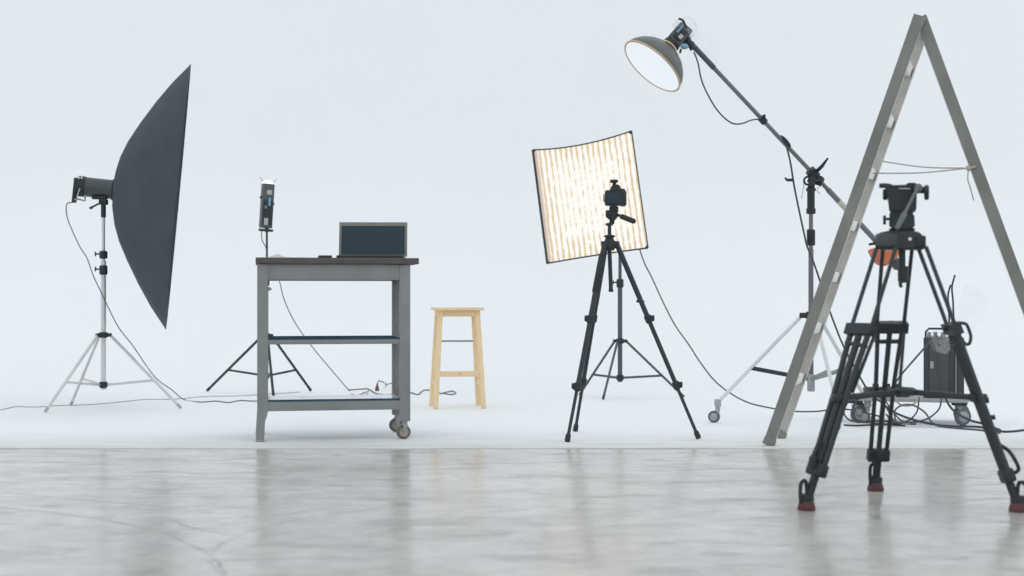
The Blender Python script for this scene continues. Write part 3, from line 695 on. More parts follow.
b = MB(); b.ball(hd + V((-0.002, 0, 0.0)), 0.032, (1.0, 0.95, 0.85)); b.cyl(hd + V((-0.004, 0, -0.045)), hd, 0.013); b.box(hd + V((0.006, 0, 0.028)), (0.045, 0.05, 0.03), bevel=0.005)
b.cyl(hd + V((-0.035, -0.01, 0.006)), hd + V((0, -0.01, 0.006)), 0.018); b.cyl(hd + V((0.0, -0.03, -0.025)), hd + V((0.012, -0.03, 0.0)), 0.012); b.build('pan_head', M['black'], t)
h0, h1 = hd + V((0.02, -0.01, 0.002)), P(639.5, 223.5, 7.12)
b = MB(); b.tube([h0, lerp(h0, h1, 0.25)], 0.007, smooth=0); b.lathe([(0, 0.009), (0.006, 0.0135), (0.100, 0.0135), (0.107, 0.010)], lerp(h0, h1, 0.2), h1 - h0); b.build('pan_handle', M['rubber'], t)
for px_, py_ in ((640.5, 301.5),):
    q = MB(); p = P(px_, py_, 7.26); q.cyl(p + V((-0.02, 0, 0.002)), p + V((0.018, -0.01, -0.002)), 0.007); q.build('leg_knob', M['black'], t)
kz = hd.z + 0.043
t = thing('dslr_camera', 'small black stills camera mounted on the slim black tripod', 'camera', V((hd.x + 0.007, hd.y, kz)))
cb = V((P(615.5, 199, 7.25).x, 7.25, kz + 0.042))
b = MB(); b.box(cb, (0.108, 0.055, 0.078), bevel=0.009); b.box(cb + V((0.038, 0.008, -0.002)), (0.034, 0.062, 0.080), bevel=0.010); b.build('body', M['black'], t)
b = MB(); 
b.prism([cb + V((x, -0.028, z)) for x, z in ((-0.030, 0.036), (0.030, 0.036), (0.020, 0.060), (0.010, 0.067), (-0.014, 0.067), (-0.022, 0.058))], (0, 1, 0), 0.06); b.build('viewfinder_hump', M['black'], t)
b = MB(); b.lathe([(0, 0.034), (0.03, 0.036), (0.075, 0.038), (0.08, 0.034)], cb + V((-0.006, 0.027, -0.003)), (0, 1, 0), 24); b.build('lens', M['black'], t)
b = MB(); b.box(cb + V((-0.008, -0.0285, -0.006)), (0.066, 0.003, 0.048), bevel=0.001); b.build('rear_display', M['screen'], t)
b = MB(); b.cyl(cb + V((0.038, 0, 0.038)), cb + V((0.038, 0, 0.047)), 0.010); b.build('mode_dial', M['black'], t)
b = MB(); b.cyl(cb + V((-0.055, 0, 0.0)), cb + V((-0.062, 0, 0.0)), 0.02); b.build('side_cover', M['steel'], t)
hs = cb + V((-0.006, 0, 0.067))
t = thing('hot_shoe_trigger', 'tiny black flash trigger on top of the small camera', 'flash trigger', hs)
b = MB(); b.lathe([(0, 0.010), (0.010, 0.009), (0.012, 0.010)], hs, (0, 0, 1), 14); b.build('stem', M['black'], t)
b = MB(); b.box(hs + V((-0.002, 0, 0.018)), (0.04, 0.04, 0.015), bevel=0.004); b.build('top_block', M['black'], t)

# ------------------------------------------------------------------ boom stand
BX, BY = 1.662, 7.95
t = thing('boom_stand', 'rolling chrome boom stand with long grey arm behind the ladder', 'boom stand', (BX, BY, 0))
zc, zh = 0.612, 0.27
b = MB(); b.cyl((BX, BY, 0.195), (BX, BY, 0.98), 0.0145); b.build('lower_pole', M['chrome'], t)
b = MB(); b.cyl((BX, BY, 0.95), (BX, BY, 1.20), 0.012); b.build('upper_pole', M['chrome'], t)
b = MB(); b.lathe([(0, 0.018), (0.004, 0.021), (0.09, 0.021), (0.095, 0.018)], (BX, BY, 0.19), (0, 0, 1)); b.build('pole_end', M['steel'], t)
b = MB(); b.lathe([(-0.022, 0.022), (-0.018, 0.028), (0.018, 0.028), (0.022, 0.022)], (BX, BY, zc), (0, 0, 1))
cas = [V((1.141 + 0.03, 8.14, 0)), V((1.735, 7.60, 0)), V((2.02, 8.12, 0))]
for f in cas:
    d = V((f.x - BX, f.y - BY, 0)).normalized(); b.bar(V((BX, BY, zc)) + d * 0.02, V((BX, BY, zc)) + d * 0.062, 0.03, 0.03, side=(0, 0, 1), bevel=0.004)
b.build('collar', M['black'], t)
for i, f in enumerate(cas):
    d = V((f.x - BX, f.y - BY, 0)).normalized()
    a = V((BX, BY, zc)) + d * 0.05; e = V((f.x, f.y, 0.115))
    lg = MB(); lg.tube([a, e], 0.0105, smooth=0, seg=12); lo = lg.build('leg', M['white_paint'], t)
    sk = MB(); sk.box(e + V((0, 0, -0.005)), (0.036, 0.036, 0.045), bevel=0.007); sk.cyl(e + V((0, 0, -0.02)), e + V((0, 0, -0.035)), 0.012); sk.build('leg_socket', M['hub_grey'], lo)
    caster(t, (e.x, e.y, 0.085), 0.034, (0.35, 0.94, 0) if i != 1 else (0.7, 0.7, 0), M['wheel'], M['hub_grey'], M['hub_grey'], trail=(-0.022, -0.008, 0))
    m_ = lerp(a, e, 0.60)
    br = MB(); br.bar(V((BX, BY, zh - 0.01)) + d * 0.014, m_, 0.024, 0.012, side=(0, 0, 1), bevel=0.003); br.build('brace', M['black_metal'] if i == 0 else M['steel'], t)
b = MB(); b.lathe([(0, 0.018), (0.004, 0.0235), (0.085, 0.0235), (0.09, 0.018)], (BX, BY, 1.0), (0, 0, 1)); b.box((BX - 0.014, BY - 0.02, 1.06), (0.024, 0.02, 0.06), bevel=0.004); b.build('pole_clamp', M['black'], t)
b = MB(); b.lathe([(0, 0.018), (0.004, 0.026), (0.03, 0.026), (0.035, 0.021), (0.125, 0.021), (0.13, 0.027), (0.145, 0.027), (0.148, 0.015)], (BX, BY, 1.175), (0, 0, 1)); b.build('receiver', M['black'], t)
A0 = P(692, 44.5, 7.70); A1 = P(899, 265.5, 8.18)
ad = (A1 - A0).normalized(); AL = (A1 - A0).length
def apt(px):                                                         # point of the arm seen in column px
    k = (px - 512) / F; tt = (k * A0.y - A0.x) / (ad.x - k * ad.y); return A0 + ad * tt
piv = apt(813)
# pivot sits on the pole
b = MB()
b.cyl(piv - ad * 0.028, piv + ad * 0.028, 0.029); 
b.bar(V((BX, BY, 1.32)), piv + V((0, 0, -0.01)), 0.036, 0.04, side=(1, 0, 0), bevel=0.006)
b.cyl(piv + V((-0.03, 0.0, -0.035)), piv + V((0.045, -0.01, -0.06)), 0.012); b.cyl(piv + V((0.045, -0.02, -0.035)), piv + V((0.03, -0.045, -0.03)), 0.016)
b.torus(piv + V((-0.03, -0.01, -0.04)), (0, 1, 0), 0.022, 0.006)
pv = b.build('pivot_clamp', M['black'], t)
b = MB(); q = P(828, 158, 7.9); b.tube([piv + V((0.02, -0.02, 0.015)), lerp(piv, q, 0.55) + V((0, -0.02, -0.008)), q], [0.011, 0.010, 0.005], smooth=0); b.build('tightening_lever', M['black'], pv)
b = MB(); b.tube([piv + V((-0.05, 0, -0.05)), P(803, 190, 7.93), P(801.5, 199, 7.93)], 0.002); b.tube([piv + V((0.04, 0, -0.07)), P(817, 190, 7.93), P(820, 194, 7.93)], 0.002); b.build('safety_wire', M['steel'], pv)
b = MB(); b.cyl(A0, apt(832), 0.0118); b.build('arm_front_tube', M['arm'], t)
b = MB(); b.cyl(apt(828), A1, 0.0155); b.build('arm_rear_tube', M['arm'], t)
b = MB(); b.cyl(A0, apt(714), 0.0148); b.build('arm_tip_sleeve', M['strobe'], t)
b = MB(); b.cyl(apt(838.5), apt(851), 0.0165); b.build('pale_tape_band', M['cable_pale'], t)
b = MB(); b.cyl(apt(760.5), apt(765), 0.020); b.box(apt(762.5) + V((0.006, -0.02, 0.016)), (0.014, 0.02, 0.022), bevel=0.004); b.build('tube_lock', M['black'], t)
b = MB(); b.ball(apt(784) + V((0.006, -0.006, 0.007)), 0.045, (1.0, 0.35, 0.32), Matrix.Rotation(0.83, 3, 'Y')); b.build('cable_wrap', M['black'], t)
b = MB(); b.cyl(apt(892), apt(900), 0.026); b.box(apt(896) + V((0, 0, -0.012)), (0.05, 0.05, 0.05), Matrix.Rotation(0.83, 3, 'Y'), bevel=0.006); b.build('arm_end_block', M['strobe'], t)
b = MB(); q = apt(878); b.cyl(q, q + V((-0.055, -0.02, -0.008)), 0.007); b.cyl(q - ad * 0.02, q + ad * 0.02, 0.021); b.build('tail_lock', M['black'], t)
# orange weight bag hanging over the arm tail
bc = P(885, 255, 8.13)
t = thing('weight_bag', 'orange sandbag hung as counterweight on the boom arm tail', 'sandbag', bc + V((0, 0, -0.07)))
b = MB()
ol = [P(871, 250, 8.07), P(876, 247.5, 8.07), P(889, 250.5, 8.07), P(899, 247.5, 8.07), P(900.5, 253, 8.07), P(897, 258.5, 8.07), P(886, 266.5, 8.07), P(880, 264, 8.07), P(874.5, 257, 8.07)]
b.prism(ol, (0, 1, 0), 0.10)
bg = b.build('bag', M['orange'], t)
md = bg.modifiers.new('bev', 'BEVEL'); md.width = 0.012; md.segments = 2
b = MB(); b.tube([P(876, 249, 8.12), P(880, 240, 8.12), P(888, 247, 8.12)], 0.005); b.build('strap', M['black'], t)

# dish lamp head at the arm tip
nd = (V((-0.663, 0, -0.749)) * 0.972 + V((-0.09, -0.98, -0.18)) * 0.235).normalized()
Dc = P(652.3, 66.3, 7.66)
DR = 0.184
t = thing('dish_reflector', 'round dark dish reflector with glowing white front at the boom tip', 'reflector', Dc)
b = MB(); b.lathe([(0.0, DR), (0.004, DR * 1.01), (0.03, DR * 0.975), (0.065, DR * 0.86), (0.098, DR * 0.68), (0.122, DR * 0.48), (0.135, DR * 0.32), (0.142, 0.045), (0.150, 0.043)], Dc, -nd, 48); b.build('bowl', M['dish'], t, ang=1.0)
b = MB(); b.torus(Dc, nd, DR * 0.995, 0.006, 56, 8); b.build('rim', M['dish_rim'], t)
b = MB(); b.lathe([(0.0, DR * 0.975), (0.008, DR * 0.7), (0.012, 0.0)], Dc + nd * 0.002, nd, 48, cap=False); b.build('front_diffuser', M['glow'], t)
b = MB(); b.lathe([(0.1475, 0.040), (0.1475, 0.0468), (0.1515, 0.0468), (0.1515, 0.040)], Dc, -nd, 28); b.build('light_leak_ring', M['warm_glow'], t)
sc0 = Dc - nd * 0.141
t = thing('studio_strobe', 'dark strobe head mounted on the boom arm behind the glowing dish', 'strobe light', sc0 - nd * 0.07)
side = nd.cross(V((0, 1, 0))).normalized()
b = MB(); b.lathe([(0.0, 0.040), (0.004, 0.046), (0.035, 0.046), (0.036, 0.042)], sc0, -nd, 28); b.build('front_ring', M['black'], t)
b = MB(); b.bar(sc0 - nd * 0.034, sc0 - nd * 0.155, 0.084, 0.084, side=side, bevel=0.012); bd = b.build('body', M['strobe'], t)
fr = V((0, -1, 0)); fr = (fr - nd * fr.dot(nd)).normalized(); sd2 = nd.cross(fr).normalized()
Rf = Matrix((sd2, -fr, -nd)).transposed()
b = MB(); b.box(sc0 - nd * 0.085 + fr * 0.052, (0.05, 0.008, 0.075), Rf, bevel=0.003); b.build('control_panel', M['black'], t)
b = MB(); b.box(sc0 - nd * 0.07 + fr * 0.057 + sd2 * -0.012, (0.022, 0.003, 0.026), Rf); b.build('sticker', M['label'], bd)
b = MB(); b.box(sc0 - nd * 0.10 + fr * 0.057 + sd2 * 0.018, (0.010, 0.003, 0.05), Rf); b.build('sticker', M['blue'], bd)
br0 = P(684.5, 46.5, 7.64)
b = MB(); b.ball(br0, 0.022, (1.0, 0.7, 0.72)); b.build('tilt_knob', M['blue'], t)
b = MB(); b.bar(lerp(sc0, sc0 - nd * 0.1, 0.6), P(690, 43.5, 7.70), 0.032, 0.028, bevel=0.005); b.cyl(P(687, 38, 7.69), P(693, 49.5, 7.69), 0.016); b.cyl(P(681, 49, 7.64), P(680, 53, 7.64), 0.006); b.ball(P(691.5, 44, 7.7), 0.017); b.build('bracket', M['black'], t)
b = MB(); b.tube([P(678.5, 18.5, 7.62), P(683, 20.5, 7.62), P(685, 24.5, 7.62), P(686.5, 28.5, 7.62)], 0.006); b.build('rear_handle', M['black'], t)
# plastic over the strobe
def bag(name, pts, r, m, label, seed):
    rnd = random.Random(seed); b = MB()
    pts = catmull([V(p) for p in pts], 5); n = len(pts)
    rad = [r[min(int(i / (n - 1) * (len(r) - 1)), len(r) - 2)] * (1 - (i / (n - 1) * (len(r) - 1)) % 1 if i < n - 1 else 0) + r[min(int(i / (n - 1) * (len(r) - 1)) + 1, len(r) - 1)] * ((i / (n - 1) * (len(r) - 1)) % 1 if i < n - 1 else 1) for i in range(n)]
    b.tube(pts, rad, seg=14, smooth=0)
    for v_ in b.bm.verts: v_.co += V((rnd.uniform(-1, 1), rnd.uniform(-1, 1), rnd.uniform(-1, 1))) * 0.006
    o = b.build(name, m, None, ang=0.3); return tag(o, label, 'plastic bag')
bag('plastic_bag', [sc0 - nd * 0.115, sc0 - nd * 0.15, sc0 - nd * 0.19, sc0 - nd * 0.21], [0.062, 0.062, 0.05, 0.02], M['bag'], 'clear plastic cover over the rear of the strobe on the boom', 1)
bag('plastic_bag', [P(690, 38, 7.78), P(698, 42, 7.8), P(708, 52, 7.8), P(716, 62, 7.8)], [0.04, 0.075, 0.07, 0.01], M['bag_thin'], 'faint clear plastic wrapped over the boom arm tip sleeve', 2)
cable('lamp_cable', [P(694, 52, 7.70), P(698, 63, 7.68), P(701, 78, 7.68), P(706, 91, 7.69), P(715, 107, 7.72), P(724, 117.5, 7.75), P(733, 123.5, 7.77), P(742, 123.5, 7.8), P(752, 120, 7.82), P(761, 119, 7.84)], 0.0042, M['cable_dark'], 'dark cable looping under the boom arm beside the glowing dish')
cable('boom_cable', [apt(787) + V((0, 0, -0.012)), P(790.5, 163, 7.87), P(794, 185, 7.88), P(799, 210, 7.89), P(804, 233, 7.90), P(807, 246, 7.90), P(812, 258, 7.9), P(818, 275, 7.9), P(826, 300, 7.9), P(833, 320, 7.9), P(843, 345, 7.88), P(856, 370, 7.86), P(870, 393, 7.84), P(885, 405.6, 7.82)] + [G(897, 424, .005), G(916, 424, .005)],
      0.0052, M['cable_dark'], 'dark cable running from the boom arm down past the stand to the floor')
b = MB(); q = P(790, 180, 7.87); b.box(q, (0.042, 0.02, 0.016), bevel=0.005); b.cyl(q + V((-0.02, 0, 0)), q + V((-0.026, 0, 0.014)), 0.006)
o = b.build('cable_clip', M['black'], None); tag(o, 'small black clip on the cable left of the boom pivot', 'clip')

# ------------------------------------------------------------------ ladder
la = math.radians(18.8); lu = V((math.cos(la), -math.sin(la), 0)); lv_ = V((math.sin(la), math.cos(la), 0))
L0 = V((1.230, 6.872, 0)); run, hgt, LD = 0.703, 2.025, 0.40
def lp(u, v, z): return L0 + lu * u + lv_ * v + V((0, 0, z))
lad = thing('step_ladder', 'tall grey aluminium step ladder standing open in an A shape', 'ladder', L0 + lu * run)
def stile(bot_u, top_u, v, inner_sign, name):
    a, c = lp(bot_u, v, 0.002), lp(top_u, v, hgt)
    z = (c - a).normalized(); x = (lu - z * lu.dot(z)).normalized()
    web, lip, w = 0.004, 0.026, 0.052
    b = MB(); b.bar(a + lv_ * 0.0 + z * 0.008, c, w, web, side=x)
    s1 = b.build(name, M['ladder'], lad)
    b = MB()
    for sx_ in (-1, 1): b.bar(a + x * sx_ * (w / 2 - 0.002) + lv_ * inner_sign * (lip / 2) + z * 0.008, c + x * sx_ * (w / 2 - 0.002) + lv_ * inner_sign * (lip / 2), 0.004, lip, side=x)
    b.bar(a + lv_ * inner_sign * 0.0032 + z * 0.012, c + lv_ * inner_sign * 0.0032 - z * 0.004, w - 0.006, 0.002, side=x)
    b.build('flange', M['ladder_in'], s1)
    q = MB(); q.bar(a + lv_ * inner_sign * lip / 2 - z * 0.004 + V((0, 0, 0.004)), a + lv_ * inner_sign * lip / 2 + z * 0.035, w + 0.006, lip + 0.006, side=x, bevel=0.003); q.build('foot_cap', M['ladder'], s1)
    return s1
g0 = 0.002
for v, sg in ((0, 1), (LD, -1)):
    stile(0, run - g0, v, sg, 'front_stile'); stile(2 * run, run + g0, v + sg * 0.032, sg, 'rear_stile')
def lu_at(z): return (run - g0) * z / hgt
for i in range(7):
    z = 0.31 + 0.2525 * i
    u = lu_at(z)
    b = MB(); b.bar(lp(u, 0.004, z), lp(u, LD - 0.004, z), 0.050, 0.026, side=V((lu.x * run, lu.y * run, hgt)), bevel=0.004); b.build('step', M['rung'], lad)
for i in range(4):
    z = 0.40 + 0.42 * i; u = 2 * run - (run - g0) * z / hgt
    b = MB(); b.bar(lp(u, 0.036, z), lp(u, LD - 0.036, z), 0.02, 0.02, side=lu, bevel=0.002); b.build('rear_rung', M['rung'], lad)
b = MB(); b.cyl(lp(run, -0.006, hgt - 0.05), lp(run, LD + 0.006, hgt - 0.05), 0.009); b.build('hinge_pin', M['ladder'], lad)
def on_right(z, v=0.0): return lp(2 * run - (run - g0) * z / hgt, v, z)
zk = 1.31
kn = on_right(zk, 0.03) - lu * 0.034 - lv_ * 0.006
t = thing('spreader_string', 'pale string tied across the ladder between its two legs', 'string', kn)
za = 1.385
b = MB(); e1 = lp(lu_at(za) + 0.03, LD - 0.02, za); b.tube([e1, lerp(e1, kn, 0.5) + V((0, 0, -0.012)), kn], 0.0032); b.build('strand', M['string'], t)
b = MB(); e2 = lp(lu_at(1.305) + 0.03, 0.10, 1.305); b.tube([e2, lerp(e2, kn, 0.5) + V((0, 0, -0.010)), kn], 0.0032); b.build('strand', M['string'], t)
b = MB(); b.ball(kn, 0.014, (1, 0.8, 1)); b.torus(kn + lu * 0.012 + lv_ * 0.006, (on_right(1.2) - on_right(1.4)), 0.020, 0.004); b.build('knot', M['string'], t)
b = MB(); b.tube([kn, kn + V((-0.006, -0.005, -0.05)), kn + V((0.004, -0.005, -0.085)), kn + V((0.022, -0.005, -0.15))], 0.003); b.build('loose_end', M['string'], t)

# ------------------------------------------------------------------ power pack on trolley
TX = 2.40; TY = 8.12; TA = -0.28
tr = thing('equipment_trolley', 'low flat trolley on casters carrying the grey power pack, right of the ladder', 'trolley', (2.235, 8.18, 0), TA)
TM = Matrix.Translation((2.235, 8.18, 0)) @ Matrix.Rotation(TA, 4, 'Z')
b = MB(); b.box((0.025, 0, 0.137), (0.66, 0.34, 0.022), bevel=0.004); b.build('deck', M['hub_grey'], tr, local=True)
for x in (-0.258, 0.306):
    for y in (-0.125, 0.125):
        b = MB(); b.box((x, y, 0.122), (0.085, 0.07, 0.022), bevel=0.004); b.build('caster_plate', M['black'], tr, local=True)
        caster(tr, TM @ V((x, y, 0.116)), 0.0485, (-0.25, 0.97, 0), M['wheel'], M['steel'], M['hub_grey'], trail=(0.016, -0.010, 0), width=0.026)
for pts, in (([P(953.5, 345, 8.26), P(953.6, 322, 8.26), P(953, 301, 8.26), P(952, 287, 8.26), P(955, 275, 8.25)],), ([P(949.5, 345, 8.27), P(949, 313, 8.27), P(948, 296, 8.27), P(950.5, 285, 8.26)],)):
    q = MB(); q.tube([V((pts[0].x, pts[0].y, 0.147))] + pts, 0.0055); q.build('bent_handle_rod', M['cable_dark'], tr)
yf = 8.03
X0 = (923.5 - 512) / F * yf; pz0, pz1 = 0.149, 0.487; pw = 0.218
pk = thing('power_pack', 'dark grey upright power pack with top handle standing on the trolley', 'power pack', (X0, yf, pz0), TA)
Z_ = pz1 - pz0; zm = Z_ / 2
b = MB(); b.box((pw / 2, 0.115, zm + 0.004), (pw - 0.006, 0.23, Z_ - 0.008), bevel=0.008); b.build('case', M['pack'], pk, local=True)
for x, w in ((0.013, 0.026), (pw - 0.022, 0.044)):
    b = MB(); b.box((x, 0.004, zm), (w, 0.020, Z_), bevel=0.004); b.build('corner_trim', M['pack_dark'], pk, local=True)
b = MB(); b.box((pw - 0.066, 0.001, zm), (0.026, 0.012, Z_ - 0.03), bevel=0.002); b.build('dark_stripe', M['pack_dark'], pk, local=True)
b = MB(); b.box((pw - 0.044, -0.006, zm), (0.004, 0.010, Z_ - 0.02)); b.build('bright_edge', M['label'], pk, local=True)
b = MB(); b.box((0.045, -0.001, 0.185), (0.018, 0.006, 0.04)); b.build('label_plate', M['label'], pk, local=True)
for i in range(4):
    q = MB(); q.box((0.062 + 0.022 * i, -0.001, Z_ - 0.06), (0.010, 0.008, 0.06), bevel=0.002); q.build('vent_slot', M['pack_dark'], pk, local=True)
b = MB(); b.tube([(0.012, 0.1, Z_ - 0.005), (0.012, 0.1, Z_ + 0.03), (0.03, 0.1, Z_ + 0.048), (pw - 0.06, 0.1, Z_ + 0.048), (pw - 0.042, 0.1, Z_ + 0.03), (pw - 0.042, 0.1, Z_ - 0.005)], 0.006, smooth=0); b.build('carry_handle', M['pack_dark'], pk, local=True)
for i, x in enumerate((0.03, 0.065, 0.105, 0.15)):
    q = MB(); q.lathe([(0, 0.016), (0.012, 0.016), (0.014, 0.010), (0.030, 0.011), (0.032, 0.006)], (x, 0.05, Z_ - 0.002), (0, 0, 1), 14); q.build('socket_plug', M['pack_dark'] if i % 2 else M['steel'], pk, local=True)
# low block with cables on the left of the deck
lb = V((2.085, 8.16, 0.148))
bx2 = thing('power_strip', 'low black connector box on the trolley left of the power pack', 'power strip', lb)
b = MB(); b.box(lb + V((0.05, 0, 0.026)), (0.24, 0.12, 0.052), bevel=0.010); b.build('case', M['black'], bx2)
for i in range(3):
    q = MB(); q.lathe([(0, 0.018), (0.02, 0.018), (0.022, 0.012)], lb + V((-0.01 + 0.065 * i, -0.0, 0.050)), (0, 0, 1), 14); q.build('socket', M['pack_dark'], bx2)
bag('plastic_bag', [P(933, 332, 7.96), P(937, 338, 7.955), P(941, 345, 7.955), P(948, 351, 7.96)], [0.012, 0.04, 0.055, 0.02], M['bag'], 'clear crumpled plastic hanging over the power pack front', 3)
bag('plastic_bag', [P(966, 286, 8.2), P(972, 294, 8.2), P(974, 308, 8.2), P(968, 322, 8.2), P(964, 332, 8.2)], [0.01, 0.07, 0.08, 0.06, 0.02], M['bag_thin'], 'faint clear plastic bag above the power pack, behind the big tripod leg', 4)

D_ = 7.9
def cl(pts, d=D_):
    out = []
    for i, (x, y) in enumerate(pts):
        p = P(x, y, d)
        if p.z < 0.006: p = G(x, y, 0.006)
        out.append(p)
    return out
GC = 'cables tangled under the trolley'
cable('tangled_cable', cl([(885, 405.6), (897.5, 413.8), (916.6, 420.6), (935.8, 424.7), (956, 426.4), (980, 427), (1003, 431.5), (1024, 430), (1040, 427)], 7.85), 0.006, M['cable_dark'], 'thick dark cable sloping down from the trolley to the floor at right edge', group=GC)
cable('tangled_cable', cl([(908.4, 391), (900, 391), (894.7, 394.6), (898.8, 403.5), (908.4, 405.8), (916.6, 401.5), (916.6, 394.6), (911, 391)], 7.88), 0.0055, M['cable_beige'], 'beige cable loop hanging off the trolley beside the connector box', group=GC)
cable('tangled_cable', cl([(918.7, 397), (918.7, 402), (916.6, 412.4), (908.4, 420.6), (897.5, 424), (889, 422)], 7.92), 0.0045, M['cable_dark'], 'dark cable hanging straight below the beige loop and curling left', group=GC)
cable('tangled_cable', cl([(941, 396), (941, 402), (938.5, 409.7), (929, 417.9), (916.6, 421.7), (901.6, 422.7), (892, 420.6), (886, 414)], 7.86), 0.0048, M['cable'], 'grey cable curving down from under the power pack towards the left', group=GC)
cable('tangled_cable', cl([(944.7, 396), (949.4, 405.6), (957.6, 413.8), (971.3, 420.6), (984, 424), (1000, 430)], 7.84), 0.0065, M['cable_dark'], 'dark cable falling in front of the right trolley caster', group=GC)
cable('tangled_cable', cl([(866, 392), (853.7, 397.4), (845.5, 405.6), (844, 413.8), (851, 420.6), (864.6, 421.3), (885, 421), (896, 424)], 7.94), 0.0045, M['cable_dark'], 'dark cable loop left of the left trolley caster', group=GC)
cable('tangled_cable', cl([(896, 422), (894.7, 411), (903, 405), (914, 405.6), (924.8, 412.4), (931.7, 422), (938.5, 426), (958, 428.2), (980, 430), (1000, 433)], 7.83), 0.005, M['cable'], 'grey cable arching in a hoop and running off right on the floor', group=GC)
cable('tangled_cable', cl([(934, 336), (926, 346), (913, 361), (901, 375), (893, 386), (888, 392)], 7.95), 0.0055, M['cable'], 'grey cable sagging from power pack top left to the connector box', group=GC)
cable('tangled_cable', cl([(930, 337), (936, 352), (938, 370), (940, 388), (942, 398)], 7.955), 0.0035, M['cable_dark'], 'thin dark cable hanging down the front of the power pack', group=GC)
cable('tangled_cable', cl([(846, 403), (858, 399), (872, 396), (884, 400), (893, 412), (902, 421), (912, 423)], 7.9), 0.004, M['cable_dark'], 'thin dark cable draped over the left end of the trolley', group=GC)
cable('tangled_cable', cl([(868, 390), (856, 402), (852, 412), (858, 421), (872, 423), (893, 424.5)], 7.82), 0.004, M['cable_dark'], 'thin dark cable curling in front of the left trolley caster', group=GC)
cable('tangled_cable', [G(844, 425, .005), G(855, 425.5, .005), G(868, 425, .005), G(885, 424.5, .005), G(905, 425.5, .005)], 0.005, M['cable_dark'], 'short dark cable lying flat under the left end of the trolley', group=GC)

# ------------------------------------------------------------------ big video tripod in front
Z0 = FLOORZ
KX, KY = 1.361, 4.99
t = thing('video_tripod', 'heavy black video tripod with red feet standing in the right foreground', 'tripod', (KX, KY, Z0))
kc = V((KX, KY, 0.90))
# bowl / crown: three-lobed casting
b = MB()
CV = V((0.263, 0.965, 0)); CR = Matrix.Rotation(-0.266, 3, 'Z')
b.prism([P(x, y, KY - 0.045) for x, y in ((875, 248), (876, 236), (879, 232.5), (889, 230.5), (912, 230.5), (920, 232), (923, 236), (927, 247.5), (921, 249.5), (880, 249.5))], CV, 0.10)
cr_ = b.build('crown', M['black_metal'], t); md = cr_.modifiers.new('bev', 'BEVEL'); md.width = 0.008; md.segments = 2
b = MB(); b.box(P(886.5, 240, KY - 0.055), (0.074, 0.03, 0.044), CR, bevel=0.006); b.build('hinge_block', M['hinge'], t)
b = MB(); b.box(P(920.5, 241.5, KY - 0.03), (0.036, 0.05, 0.040), CR, bevel=0.006); b.build('hinge_block', M['black'], t)
b = MB(); b.box((KX - 0.0, KY + 0.065, 0.910), (0.08, 0.035, 0.045), bevel=0.006); b.build('hinge_block', M['black'], t)
q_ = P(910, 239, KY - 0.047); b = MB(); b.cyl(q_, q_ - CV * 0.002, 0.006); b.build('light_hole_disc', M['paper'], t)  # white disc added for the light showing through a crown hole
